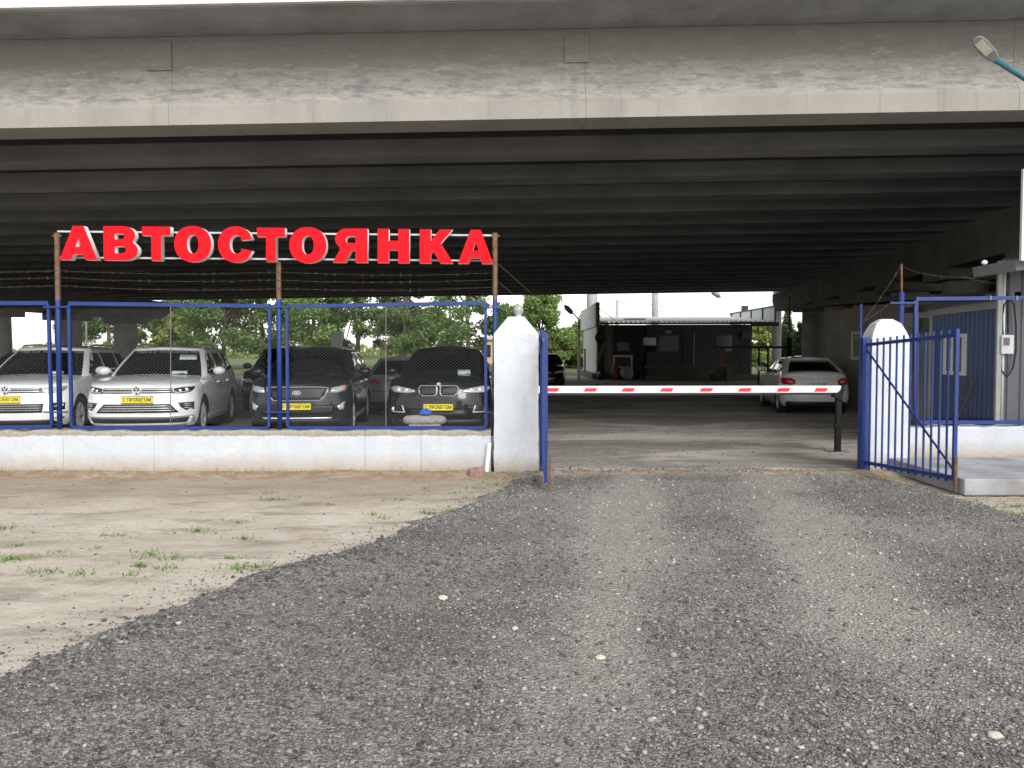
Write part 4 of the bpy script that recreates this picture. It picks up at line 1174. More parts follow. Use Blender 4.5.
    b2 = bmesh.new(); b2.from_mesh(cb.data); bmesh.ops.remove_doubles(b2, verts=b2.verts, dist=.0008); bmesh.ops.recalc_face_normals(b2, faces=b2.faces); b2.to_mesh(cb.data); b2.free()
    cz = lambda v: z0 + (z1 - z0) * v
    cf = lambda t, v: cab.front(t * cab.at(cz(v))[0], cz(v))
    cr = lambda t, v: cab.rear(t * cab.at(cz(v))[0], cz(v))
    ws = patch('windscreen', [(-.90, .05), (-.45, .02), (0, .01), (.45, .02), (.90, .05), (.86, .93), (.4, .955), (0, .96), (-.4, .955), (-.86, .93)], cf, CGLASS, root, C0, .004, .01, .12)
    patch('rear_window', [(-.84, g.get('rw', .12)), (.84, g.get('rw', .12)), (.78, .90), (-.78, .90)], cr, CGLASS, root, C0, .004, .01, .12)
    for sg in (-1, 1):
        for poly in g['wins']:
            patch('side_window', [(y, cz(v)) for y, v in poly], lambda y, z, s_=sg: cab.side(y, z, s_), CGLASS, root, C0, .005, .012, .14)
    # mirrors
    zm = g['z0'] + .10; ym = g['yf0'] + .48
    for sg in (-1, 1):
        xm = cab.at(g['z0'])[0]
        vs, fs = icos(1, 2)
        mb = MB().add([Vector((sg * (xm + .17) + v.x * .125, ym + v.y * .075 + (.03 if v.y > 0 else 0) + abs(v.x) * .02, zm + .02 + v.z * .085)) for v in vs], fs)
        mo = mb.build('wing_mirror', P.get('mirror', P['paint']), root, off=(0, 0, 0), smooth=True)
        MB().bar((sg * (xm - .03), ym + .02, zm - .07), (sg * (xm + .13), ym + .01, zm - .02), .07, .035).build('mirror_arm', BPLAS, mo, off=(0, 0, 0))
    for sg in (-1, 1):                                      # door gaps, handles
        for (ya_, za, yb_, zb_) in P['gaps']:
            d = .005
            patch('door_gap', [(ya_ - d, za), (ya_ + d, za), (yb_ + d, zb_), (yb_ - d, zb_)], lambda y, z, s_=sg: body.side(y, z, s_), BPLAS, root, C0, .0015, .006, .2)
        for y in P['handles']:
            patch('door_handle', rrect(y - .11, .955, y + .11, .985), lambda y, z, s_=sg: body.side(y, z, s_), P.get('handle', P['paint']), root, C0, .028, .03, .2)
        if P.get('sill'):
            patch('sill_trim', rrect(ya + Ra + .02, P['zb'] + .03, yb - Ra - .02, P['zb'] + .14), lambda y, z, s_=sg: body.side(y, z, s_), P['sill'], root, C0, .012, .03, .3)
        if P.get('rails'):
            y0, y1 = g['yf1'] + .25, g['yr1'] - .25; xr = g['wr'] - .06; zr = z1 + .075
            MB().tube([(sg * xr, y0, zr - .055), (sg * xr, y0 + .12, zr), (sg * xr, (y0 + y1) / 2, zr + .02), (sg * xr, y1 - .12, zr), (sg * xr, y1, zr - .055)], .017, 8).build('roof_rail', P['rails'], root, off=(0, 0, 0), smooth=True)
    for wx in ((-.35, .62), (.25, .60)):                    # wipers
        a, b_ = cf(wx[0] * .9, .05), cf(wx[0] * .9 + wx[1] * .55, .13)
        MB().bar(a + Vector((0, -.02, .015)), b_ + Vector((0, -.02, .012)), .018, .012).build('wiper', BPLAS, root, off=(0, 0, 0))
    F = lambda x, z: body.front(x, z)
    Rr = lambda x, z: body.rear(x, z)
    def fp(name, poly, m, off=.006, depth=.02, both=False, step=.07, parent=None, label=None):
        out = []
        for pl in ([poly, sym(poly)] if both else [poly]): out.append(patch(name, pl, F, m, parent or root, C0, off, depth, step, label=label))
        return out
    def rp(name, poly, m, off=.006, depth=.02, both=False, step=.07, parent=None):
        out = []
        for pl in ([poly, sym(poly)] if both else [poly]): out.append(patch(name, pl, Rr, m, parent or root, C0, off, depth, step))
        return out
    P['details'](root, body, cab, fp, rp, F, Rr, cf, cr, C0, ws)
    return root

def yellow_plate(root, F, x, z, w=.52, h=.112, tilt=0):
    p = F(x, z); y = p.y - .035
    pl = MB().box((x - w / 2, y - .006, z - h / 2), (x + w / 2, y + .03, z + h / 2)).build('number_plate', YEL, root, off=(0, 0, 0), bevel=.004)
    plate_text(pl, 'С ПРОБЕГОМ', Vector((x, y - .0075, z)), (0, -1, 0), (0, 0, 1), .085, .86, .0022)
    fr = MB()
    for a, b_ in (((x - w / 2 - .008, z + h / 2), (x + w / 2 + .008, z + h / 2 + .008)), ((x - w / 2 - .008, z - h / 2 - .008), (x + w / 2 + .008, z - h / 2))):
        fr.box((a[0], y - .003, a[1]), (b_[0], y + .03, b_[1]))
    fr.build('plate_holder', BPLAS, pl, off=(0, 0, 0))
    return pl

SUV_LEV = [(.18, .84, .16, .10), (.26, .92, .07, .05), (.36, .97, .02, .02), (.46, .99, .0, .0), (.60, 1.0, .0, .0), (.72, .998, .02, .01), (.80, .99, .04, .03), (.88, .98, .06, .05), (.96, .972, .10, .08), (1.04, .955, .16, .12), (1.14, .925, .28, .18)]
def touareg(old):
    def details(root, body, cab, fp, rp, F, Rr, cf, cr, C0, ws):
        fp('grille', [(-.60, .845), (.60, .845), (.58, .935), (-.58, .935)], BPLAS, .004)
        g = fp('grille_bar', [(-.585, .905), (.585, .905), (.58, .922), (-.58, .922)], CHROME, .016)
        fp('grille_bar', [(-.595, .862), (.595, .862), (.59, .879), (-.59, .879)], CHROME, .016)
        hl = [(.60, .835), (.74, .838), (.86, .862), (.895, .905), (.90, .955), (.78, .955), (.60, .928)]
        for h in fp('headlight', hl, LAMPD if not old else LAMPG, .006, both=True, step=.05):
            pass
        for sg in (-1, 1):
            q = F(sg * .79, .90)
            MB().lathe([(0, -.012), (.034, -.006), (.04, .0), (.036, .03)], (q.x, q.y, q.z), 'y', 16).build('headlamp_lens', LAMPB, root, off=(0, 0, 0), smooth=True)
            q = F(sg * .70, .885)
            MB().lathe([(0, -.012), (.026, -.006), (.03, .0), (.028, .03)], (q.x, q.y, q.z), 'y', 14).build('headlamp_lens', LAMPB, root, off=(0, 0, 0), smooth=True)
            fp('light_strip', [(sg * .62, .842), (sg * .86, .875), (sg * .86, .884), (sg * .62, .852)], LAMPB, .011, step=.05)
        b = F(0, .893); ring = MB()
        ring.lathe([(.068, -.03), (.075, -.034), (.082, -.03), (.082, .0), (.068, 0)], (0, b.y, b.z), 'y', 28)
        for sg in (-1, 1):
            ring.bar((sg * .030, b.y - .03, b.z + .062), (sg * .002, b.y - .03, b.z + .008), .013, .012, up=(0, 1, 0))
            ring.bar((sg * .060, b.y - .03, b.z + .030), (sg * .028, b.y - .03, b.z - .058), .013, .012, up=(0, 1, 0))
            ring.bar((sg * .028, b.y - .03, b.z - .058), (sg * .002, b.y - .03, b.z - .002), .013, .012, up=(0, 1, 0))
        ring.build('emblem', CHROME, root, off=(0, 0, 0))
        MB().lathe([(0, -.022), (.07, -.022), (.07, 0)], (0, b.y, b.z), 'y', 20).build('emblem_ground', BPLAS, root, off=(0, 0, 0))
        yellow_plate(root, F, .02 if not old else .0, .735)
        if not old:
            fp('bumper_intake', [(-.70, .50), (.70, .50), (.56, .655), (-.56, .655)], BPLAS, .004)
            for z in (.535, .575, .615): fp('intake_bar', [(-.66 + (z - .5) * .9, z), (.66 - (z - .5) * .9, z), (.66 - (z - .5) * .9, z + .012), (-.66 + (z - .5) * .9, z + .012)], CHROME, .012)
            fp('corner_intake', [(.72, .60), (.80, .535), (.91, .545), (.915, .685), (.68, .675)], BPLAS, .004, both=True)
            for z in (.575, .615, .65): fp('intake_bar', [(.79, z), (.90, z), (.90, z + .010), (.77, z + .010)], CHROME, .011, both=True, step=.05)
            fp('lower_intake', [(-.80, .315), (.80, .315), (.84, .41), (-.84, .41)], BPLAS, .004)
            fp('bumper_trim', [(-.90, .425), (.90, .425), (.90, .450), (-.90, .450)], CHROME, .012)
            fp('bumper_trim', [(.78, .30), (.90, .33), (.905, .425), (.86, .425), (.84, .33)], CHROME, .012, both=True, step=.05)
            fp('skid_plate', [(-.78, .272), (.78, .272), (.80, .30), (-.80, .30)], SKIDM, .014)
            patch('windscreen_sticker', rrect(.40, .62, .80, .80), cf, PAPER, ws, C0, .008, .004, .1)
            patch('windscreen_sticker', rrect(.30, .12, .62, .22), cf, PAPER, ws, C0, .008, .004, .1)
        else:
            fp('bumper_intake', [(-.66, .49), (.60, .49), (.62, .65), (-.62, .65)], BPLAS, .004)
            for z in (.53, .57, .61): fp('intake_bar', [(-.60, z), (.60, z), (.60, z + .010), (-.60, z + .010)], SKIDM, .010)
            fp('corner_intake', [(.70, .55), (.74, .52), (.90, .535), (.905, .66), (.76, .665), (.70, .62)], BPLAS, .004, both=True)
            fp('lower_intake', [(-.84, .26), (.84, .26), (.74, .36), (-.74, .36)], BPLAS, .004)
            fp('fog_lamp', [(.70, .385), (.88, .375), (.885, .42), (.72, .415)], LAMPG, .01, both=True, step=.05)
            patch('windscreen_sticker', rrect(.28, .12, .55, .2), cf, PAPER, ws, C0, .008, .004, .1)
        rp('tail_light', [(.55, .85), (.90, .85), (.90, 1.03), (.6, 1.0)], TAIL, .008, both=True)
    return dict(L=4.78, W=1.94, wr=.375, ya=.93, wb=2.89, zb=.24, lev=SUV_LEV, paint=P_WHITE, Lf=.66, n=2.8,
        top=[(0, .945), (.10, .965), (.35, 1.005), (.8, 1.06), (1.35, 1.11), (2, 1.11), (4.3, 1.15), (4.78, 1.13)],
        cabin=dict(z0=1.09, z1=1.635, wb=.905, wr=.70, yf0=1.28, yf1=2.12, yr0=4.66, yr1=4.18, crown=.05,
            wins=[[(1.62, .12), (2.58, .10), (2.58, .86), (2.20, .86), (2.02, .66)], [(2.68, .10), (3.55, .12), (3.50, .86), (2.68, .87)], [(3.64, .13), (4.28, .24), (4.12, .72), (3.95, .84), (3.60, .86)]]),
        gaps=[(1.42, .36, 1.62, 1.1), (2.63, .36, 2.63, 1.1), (3.30, .55, 3.62, 1.1)], handles=(2.44, 3.44), handle=CHROME, sill=SKIDM, rails=SKIDM, details=details)
car('parked_car', 'white SUV cut off by the left picture edge, behind the first fence post', touareg(True), (at(2, 389, 14.7).x, 14.75), 8.5)
car('parked_car', 'white SUV with a yellow plate and a chromed lower bumper behind the second fence panel', touareg(False), (at(137, 389, 14.7).x, 14.65), 8.5)

def sorento_details(root, body, cab, fp, rp, F, Rr, cf, cr, C0, ws):
    out = [(-.42, .70), (.42, .70), (.50, .78), (.56, .935), (.42, .95), (-.42, .95), (-.56, .935), (-.50, .78)]
    fp('grille_surround', out, CHROME, .012)
    fp('grille', [(x * .955, .825 + (z - .825) * .86) for x, z in out], BPLAS, .017)
    for sg in (-1, 1):
        hl = [(sg * .585, .845), (sg * .70, .84), (sg * .83, .875), (sg * .86, .935), (sg * .885, .985), (sg * .80, .97), (sg * .60, .93)]
        fp('headlight', hl, LAMPG, .006, step=.05)
        fp('headlamp_bar', [(sg * .60, .862), (sg * .74, .862), (sg * .74, .89), (sg * .60, .885)], LAMPB, .012, step=.05)
        fp('indicator', [(sg * .79, .885), (sg * .845, .905), (sg * .86, .955), (sg * .80, .945)], AMBER, .012, step=.04)
        fp('fog_surround', [(sg * .66, .60), (sg * .72, .50), (sg * .83, .49), (sg * .86, .70), (sg * .80, .71)], BPLAS, .006, step=.05)
        fp('fog_lamp', [(sg * .70, .60), (sg * .74, .53), (sg * .81, .53), (sg * .83, .69)], LAMPG, .014, step=.05)
    em = MB(); b = F(0, .845)
    em.prism(ell(0, 0, .078, .040, 24), lambda x, z, t: Vector((x, b.y - .018 - t, b.z + z)), 0, .014)
    eo = em.build('emblem', CHROME, root, off=(0, 0, 0))
    MB().prism(ell(0, 0, .067, .031, 24), lambda x, z, t: Vector((x, b.y - .0322 - t, b.z + z)), 0, .001).build('emblem_field', BPLAS, eo, off=(0, 0, 0))
    kt = plate_text(eo, 'KIA', Vector((0, b.y - .0345, b.z)), (0, -1, 0), (0, 0, 1), .052, 1.05, .002); kt.data.materials[0] = CHROME; kt.name = 'emblem_lettering'
    fp('lower_intake', [(-.62, .455), (.62, .455), (.70, .625), (-.70, .625)], BPLAS, .005)
    fp('bumper_trim', [(-.60, .375), (.60, .375), (.62, .402), (-.62, .402)], CHROME, .014)
    fp('lower_bumper', [(-.80, .25), (.80, .25), (.83, .36), (-.83, .36)], BPLAS, .007)
    yellow_plate(root, F, 0, .60)
    rp('tail_light', [(.55, .85), (.88, .85), (.88, 1.03), (.6, 1.0)], TAIL, .008, both=True)
SOR = dict(L=4.76, W=1.89, wr=.37, ya=.93, wb=2.78, zb=.23, lev=SUV_LEV, paint=P_GREY, Lf=.64, n=2.7,
    top=[(0, .955), (.10, .985), (.35, 1.03), (.8, 1.07), (1.35, 1.10), (2, 1.08), (4.3, 1.15), (4.76, 1.13)],
    cabin=dict(z0=1.07, z1=1.615, wb=.885, wr=.69, yf0=1.25, yf1=2.10, yr0=4.66, yr1=4.25, crown=.05,
        wins=[[(1.60, .12), (2.58, .08), (2.58, .86), (2.18, .86), (2.00, .66)], [(2.68, .08), (3.55, .12), (3.50, .86), (2.68, .87)], [(3.64, .14), (4.28, .26), (4.12, .74), (3.60, .86)]]),
    gaps=[(1.42, .36, 1.60, 1.1), (2.63, .36, 2.63, 1.1), (3.30, .55, 3.62, 1.1)], handles=(2.44, 3.44), handle=CHROME, sill=SKIDM, rails=SKIDM, details=sorento_details)
car('parked_car', 'dark SUV with a wide chrome framed grille and amber indicators behind the middle post', SOR, (at(297, 395, 14.95).x, 14.9), 4.5)

def x6_details(root, body, cab, fp, rp, F, Rr, cf, cr, C0, ws):
    kid = [(.02, .84), (.05, .79), (.28, .79), (.345, .84), (.365, .93), (.325, .975), (.05, .975), (.02, .95)]
    for sg in (-1, 1):
        k_ = [(sg * x, z) for x, z in kid]; cx, cz = sg * .19, .883
        fp('kidney_frame', k_, CHROME, .022, step=.05)
        fp('kidney_grille', [(cx + (x - cx) * .88, cz + (z - cz) * .84) for x, z in k_], BPLAS, .026, step=.05)
        for x in np.linspace(.08, .31, 7):
            fp('kidney_bar', rrect(sg * x - .005, .815, sg * x + .005, .952), DARKSTEEL, .032, step=.1)
        hl = [(.42, .865), (.55, .845), (.80, .855), (.905, .90), (.905, .955), (.75, .965), (.55, .93), (.43, .90)]
        fp('headlight', [(sg * x, z) for x, z in hl], LAMPG, .008, step=.05)
        for hx, r in ((.58, .032), (.72, .036)):
            q = F(sg * hx, .895)
            MB().lathe([(0, -.016), (r * .8, -.012), (r, -.006), (r, .03)], (q.x, q.y, q.z), 'y', 16).build('headlamp_lens', LAMPB, root, off=(0, 0, 0), smooth=True)
        fp('corner_intake', [(sg * .60, .50), (sg * .88, .50), (sg * .88, .63), (sg * .66, .64)], BPLAS, .006, step=.06)
        fp('fog_trim', [(sg * .60, .50), (sg * .86, .50), (sg * .86, .515), (sg * .62, .515)], CHROME, .014, step=.06)
        fp('fog_trim', [(sg * .60, .50), (sg * .62, .50), (sg * .665, .63), (sg * .645, .63)], CHROME, .014, step=.06)
        q = F(sg * .82, .555)
        MB().lathe([(0, -.014), (.036, -.010), (.042, 0), (.042, .03)], (q.x, q.y, q.z), 'y', 16).build('fog_lamp', LAMPB, root, off=(0, 0, 0), smooth=True)
    b = F(0, 1.0)
    MB().lathe([(0, -.03), (.03, -.03), (.036, -.026), (.036, .0)], (0, b.y + .012, b.z), 'y', 18).build('emblem', CHROME, root, off=(0, 0, 0))
    em = MB()
    for q0 in (0, 180):
        em.prism([(0, 0)] + arc(0, 0, .025, .025, q0, q0 + 90, 6), lambda x, z, t: Vector((x, b.y - .0185 - t, b.z + z)), 0, .002)
    em.build('emblem_quarters', mat('emblem_blue', (.02, .12, .5), .3), root, off=(0, 0, 0))
    fp('bumper_intake', [(-.52, .42), (.52, .42), (.50, .56), (-.50, .56)], BPLAS, .005)
    fp('lower_bumper', [(-.80, .25), (.80, .25), (.84, .37), (-.84, .37)], BPLAS, .007)
    yellow_plate(root, F, .0, .60)
    patch('windscreen_sticker', rrect(.30, .13, .58, .27), cf, PAPER, ws, C0, .008, .004, .1)
    rp('tail_light', [(.55, .85), (.90, .85), (.90, 1.0), (.6, .98)], TAIL, .008, both=True)
X6 = dict(L=4.88, W=1.97, wr=.375, ya=.92, wb=2.93, zb=.22, lev=SUV_LEV, paint=P_BLACK, Lf=.70, n=2.6,
    top=[(0, 1.0), (.10, 1.02), (.35, 1.05), (.8, 1.085), (1.4, 1.11), (2, 1.11), (4.3, 1.15), (4.88, 1.13)],
    cabin=dict(z0=1.08, z1=1.625, wb=.91, wr=.66, yf0=1.35, yf1=2.30, yr0=4.80, yr1=3.45, crown=.05,
        wins=[[(1.72, .12), (2.66, .10), (2.66, .86), (2.40, .86), (2.16, .62)], [(2.76, .10), (3.7, .14), (3.62, .70), (3.2, .84), (2.76, .87)]]),
    gaps=[(1.46, .36, 1.66, 1.1), (2.71, .36, 2.71, 1.1), (3.4, .55, 3.72, 1.1)], handles=(2.5, 3.5), details=x6_details)
car('parked_car', 'black SUV with twin kidney grilles and a yellow plate beside the globe topped pillar', X6, (at(438.5, 390, 14.8).x, 14.75), .5)

HATCH_LEV = [(.16, .84, .16, .14), (.24, .93, .06, .06), (.34, .98, .02, .02), (.48, 1.0, .0, .0), (.62, 1.0, .0, .02), (.74, .985, .04, .04), (.84, .965, .10, .07), (.94, .94, .2, .11), (1.05, .90, .34, .18)]
def hatch(paintm, L, W, H, details, z0=.93, yr1=3.35, yr0=4.05, top=None, rw=.12, lr=.45):
    return dict(L=L, W=W, wr=.31, ya=.85, wb=2.62, zb=.18, lev=HATCH_LEV, paint=paintm, Lf=.6, Lr=lr, n=2.5, nr=3.0,
        top=top or [(0, .74), (.12, .78), (.5, .84), (1.2, .93), (2, .92), (3.4, .97), (L - .3, 1.0), (L, .97)],
        cabin=dict(z0=z0, z1=H - .06, wb=W / 2 - .07, wr=W / 2 - .27, yf0=1.05, yf1=1.95, yr0=yr0, yr1=yr1, crown=.035, rw=rw,
            wins=[[(1.42, .10), (2.22, .08), (2.22, .86), (1.98, .86), (1.76, .62)], [(2.30, .08), (3.02, .10), (2.98, .84), (2.30, .86)], [(3.10, .12), (3.55, .26), (3.3, .74), (3.06, .84)]]),
        gaps=[(1.28, .3, 1.40, .93), (2.26, .3, 2.26, .95), (2.95, .5, 3.08, .95)], handles=(2.1, 2.9), details=details)
def liftback_details(root, body, cab, fp, rp, F, Rr, cf, cr, C0, ws):
    lt = [(.50, .775), (.60, .745), (.76, .76), (.83, .81), (.83, .885), (.74, .925), (.58, .915), (.50, .86)]
    for o in rp('tail_light', lt, TAIL, .01, both=True, step=.05): pass
    rp('reverse_lamp', [(.57, .815), (.68, .825), (.68, .845), (.57, .838)], LAMPB, .016, both=True, step=.05)
    rp('boot_gap', [(-.47, .70), (.47, .70), (.47, .708), (-.47, .708)], BPLAS, .002)
    rp('boot_trim', [(-.40, .855), (.40, .855), (.40, .885), (-.40, .885)], P_LSIL, .02)
    p = Rr(0, .775)
    pl = MB().box((-.26, p.y - .02, .72), (.26, p.y + .022, .832)).build('number_plate', PLATEW, root, off=(0, 0, 0), bevel=.004)
    plate_text(pl, 'Т 555 ТМ 134', Vector((0, p.y + .0235, .776)), (0, 1, 0), (0, 0, 1), .085, .78, .001)
    b = Rr(0, .93)
    MB().prism(ell(0, 0, .05, .034, 18), lambda x, z, t: Vector((x, b.y + t, b.z + z)), 0, .014).build('emblem', CHROME, root, off=(0, 0, 0))
    rp('model_script', [(-.58, .925), (-.40, .925), (-.40, .94), (-.58, .94)], CHROME, .005)
    rp('lower_bumper', [(-.76, .20), (.76, .20), (.70, .34), (-.70, .34)], BPLAS, .008)
    rp('boot_lip', [(-.72, .985), (.72, .985), (.70, 1.01), (-.70, 1.01)], P_LSIL, .03, .05)
    fp('headlight', [(.40, .63), (.76, .66), (.82, .75), (.6, .74)], LAMPG, .006, both=True)
LB = hatch(P_LSIL, 4.26, 1.70, 1.45, liftback_details, z0=.99, yr0=4.08, yr1=3.20, top=[(0, .74), (.12, .78), (.5, .84), (1.2, .96), (2, .99), (3.4, 1.03), (3.9, 1.05), (4.26, 1.03)], rw=.08, lr=.5)
car('parked_car', 'pale silver liftback with red tail lamps parked beyond the tip of the boom', LB, (at(817.5, 380, 20.6).x, 20.6), -8, True)

def hatchrear_details(root, body, cab, fp, rp, F, Rr, cf, cr, C0, ws):
    rp('tail_light', [(.44, .80), (.74, .78), (.81, .84), (.80, .94), (.60, .92), (.44, .85)], TAIL, .01, both=True, step=.05)
    rp('bumper_gap', [(-.78, .60), (.78, .60), (.78, .61), (-.78, .61)], BPLAS, .002)
    rp('number_plate', rrect(-.26, .64, .26, .75), PLATEW, .012)
    rp('boot_trim', [(-.40, .80), (.40, .80), (.40, .83), (-.40, .83)], CHROME, .012)
    rp('lower_bumper', [(-.74, .20), (.74, .20), (.70, .36), (-.70, .36)], BPLAS, .008)
    fp('headlight', [(.40, .63), (.76, .66), (.82, .75), (.6, .74)], LAMPG, .006, both=True)
HR = hatch(P_SILV, 4.2, 1.74, 1.46, hatchrear_details, z0=.97, yr0=4.12, yr1=3.62, top=[(0, .74), (.12, .78), (.5, .84), (1.2, .95), (2, .98), (3.4, 1.02), (4.2, 1.0)])
car('parked_car', 'silver hatchback seen from behind between the two black cars', HR, (at(398, 380, 20.2).x, 20.2), -1, True)
bpos = LB
def plain_front(root, body, cab, fp, rp, F, Rr, cf, cr, C0, ws):
    fp('grille', [(-.45, .72), (.45, .72), (.5, .86), (-.5, .86)], BPLAS, .006)
    fp('grille_bar', [(-.46, .80), (.46, .80), (.46, .82), (-.46, .82)], CHROME, .014)
    fp('headlight', [(.52, .78), (.8, .80), (.86, .90), (.6, .88)], LAMPG, .008, both=True)
    fp('bumper_intake', [(-.6, .42), (.6, .42), (.55, .56), (-.55, .56)], BPLAS, .006)
    rp('tail_light', [(.55, .85), (.88, .85), (.88, 1.03), (.6, 1.0)], TAIL, .008, both=True)
    rp('number_plate', rrect(-.26, .66, .26, .77), PLATEW, .012)
def dark_suv(paintm, H=1.69, rails=None):
    d = dict(SOR); d['cabin'] = dict(SOR['cabin']); d['paint'] = paintm; d['details'] = plain_front; d['cabin']['z1'] = H - .075; d['rails'] = rails; d['handle'] = paintm
    return d
car('parked_car', 'dark SUV half hidden at the far left beyond the first white car', dark_suv(P_BLACK, 1.6), (at(-8, 380, 23.5).x, 23.5), 6)
car('parked_car', 'black SUV in the second row, seen between the white car and the dark car', dark_suv(P_BLACK, 1.72), (at(279, 380, 21).x - .25, 21.4), 5)
car('parked_car', 'dark saloon in the second row behind the left shoulder of the twin kidney car', hatch(P_GREY, 4.3, 1.76, 1.46, hatchrear_details, z0=.97, yr0=4.15, yr1=3.5), (at(413, 380, 25.5).x, 25.4), -1, True)
car('parked_car', 'black SUV beyond the edge on gate leaf at the far end of the yard', dark_suv(P_BLACK, 1.52), (at(539.5, 380, 30).x, 30), -3)
# stone block with a blue rag in front of the twin kidney car
q = at(424, 427, 13.6)
blk = MB(); vs, fs = icos(1, 3)
blk.add([Vector((q.x + math.copysign(abs(v.x) ** .5, v.x) * .36, 13.7 + v.y * .15, .46 + math.copysign(abs(v.z) ** .7, v.z) * .085)) for v in vs], fs)
ft = thing('kerb_block', 'rounded grey concrete block in front of the twin kidney car', 'block', (q.x, 13.7, 0))
BLK = mat('worn_concrete_block', (.36, .335, .31), .9, var=.25, scale=18, bmp=.4)
blk.build('slab', BLK, ft, smooth=True)
MB().box((q.x - .25, 13.58, 0), (q.x + .27, 13.82, .40)).build('support', BLK, ft, bevel=.02)
vs, fs = icos(1, 3); rr = random.Random(3)
rag = MB().add([Vector((q.x + .02 + v.x * .11 * rr.uniform(.8, 1.2), 13.66 + v.y * .08, .575 + max(-.3, v.z) * .065 * rr.uniform(.7, 1.3))) for v in vs], fs)
rag.build('blue_rag', mat('blue_cloth', (.03, .12, .50), .7, var=.35, scale=25), label='crumpled blue rag lying on the concrete block in front of the car', cat='rag')

# ================================================================== KIOSK AT THE FAR END
KY = 46.5
def kx(px, Y=KY): return at(px, 350, Y).x
def kz(py, Y=KY): return at(650, py, Y).z
ki = thing('kiosk', 'dark open fronted kiosk with a corrugated roof at the far end of the yard', 'kiosk', (8.4, 50.5, 0))
KD = corr_mat('dark_kiosk_boards', (.035, .042, .042), 7, 0, .02, .6)
KW = mat('white_kiosk_panel', (.80, .82, .84), .5, var=.06, dirt=((.5, .5, .48), .62))
X0, X1 = kx(597), kx(757)
zr_ = kz(321.5)
MB().box((X0 + .1, 48.7, 0), (X1, 55, zr_ - .12)).build('back_wall', KD, ki)
MB().box((kx(650), 47.5, 0), (X1, 48.7, zr_ - .14)).build('front_wall', KD, ki)
MB().box((X0 - .02, 46.85, .35), (X0 + .06, 55.1, zr_ - .3)).build('side_wall', KW, ki)
MB().box((X0 - .25, 46.6, 0), (X0 + .55, 55.1, .34)).build('plinth', CONC, ki, bevel=.03)
rows = []
n = 150
for y, dz in ((KY - .25, 0), (55.5, .62)):
    rows.append([(x, y, zr_ + dz + .03 * math.sin(2 * math.pi * i / 2.0 * .5)) for i, x in enumerate(np.linspace(kx(598), kx(778), n))])
rf = MB().grid(rows).build('corrugated_roof', mat('roof_sheet_pale_grey', (.58, .59, .60), .5, .2, var=.15), ki, fix=False)
sm = rf.modifiers.new('solid', 'SOLIDIFY'); sm.thickness = .03
MB().box((kx(600), KY - .1, zr_ - .16), (kx(752), KY + .02, zr_ - .045)).build('eave_beam', mat('dark_timber', (.05, .045, .04), .8), ki)
MB().box((kx(752), KY - .1, zr_ - .26), (kx(778), KY + .3, zr_ - .045)).build('eave_end', mat('dark_timber', (.05, .045, .04), .8), ki)
for px, y in ((606.5, 46.55), (614, 47.2), (752, 46.9)):
    MB().box((kx(px) - .05, y - .05, 0), (kx(px) + .05, y + .05, zr_ - .16)).build('post', WOOD, ki)
MB().bar((kx(598.5), 46.8, kz(362)), (kx(610), 46.8, kz(325)), .05, .16).build('diagonal_board', WOOD, ki)
MB().box((kx(608), 47.9, .05), (kx(616), 48, zr_ - .3)).build('pale_board', mat('grey_board', (.2, .19, .18), .8, var=.2), ki)
# slanted sign panels at the two roof ends
bx = X0 - .05
MB().box((bx - .06, KY - .1, kz(326.5)), (bx, 56.3, kz(303))).build('roof_panel', KW, ki)
MB().box((bx - .02, KY - .35, kz(326.5) - .02), (bx + .16, KY - .11, kz(302.5))).build('panel_post', WOOD, ki)
MB().bar((bx + .1, KY - .2, kz(308)), (kx(615), KY + .6, kz(319)), .03).build('stay', DARKSTEEL, ki)
rx_ = kx(776)
PANG = mat('faded_white_sheet', (.72, .76, .80), .5, var=.12)
MB().box((rx_, KY, kz(320)), (rx_ + .05, 56.3, kz(306.5))).build('roof_panel', PANG, ki)
for k in range(5):
    y = KY + .1 + k * 2.35
    MB().box((rx_ - .05, y, kz(321)), (rx_ - .002, y + .14, kz(305.5))).build('panel_post', RUST, ki)
MB().box((rx_ - .05, KY - .05, kz(306.5)), (rx_ + .07, 56.4, kz(305.0))).build('panel_rail', DARKSTEEL, ki)
# things on the front: boards, posters, door, air conditioner
def flat(name, px0, py0, px1, py1, Y, m, parent=ki, th=.03, label=None):
    a, b_ = at(px0, py1, Y), at(px1, py0, Y)
    return MB().box((a.x, Y - th, a.z), (b_.x, Y - .002, b_.z)).build(name, m, parent, bevel=.005, label=label)
GB = mat('grey_notice_board', (.17, .175, .18), .6, var=.3, scale=5)
flat('window', 642, 336.5, 657, 352, 47.5, DGLASS)
flat('poster', 643.5, 337.5, 656, 345.3, 47.45, mat('white_poster', (.62, .66, .66), .5, var=.35, scale=2.2))
flat('notice_board', 659, 335.5, 678.5, 351.5, 47.5, GB)
flat('notice_board', 617, 342, 629, 351, 48.7, mat('pale_notice_board', (.25, .25, .24), .6, var=.3, scale=6))
flat('door', 682, 334, 694, 383, 47.5, mat('dark_door', (.018, .02, .02), .5), th=.05)
f = flat('door_frame', 693, 333, 694.2, 383, 47.5, GREYM, th=.06)
flat('window', 716, 335.5, 732, 351.5, 47.5, mat('dull_window', (.045, .05, .05), .25), th=.04)
flat('air_conditioner', 741, 332, 748, 338, 47.5, mat('ac_grey', (.10, .105, .105), .5), th=.25)
flat('lamp_box', 665, 330.5, 671, 333.5, 47.5, GREYM, th=.12)
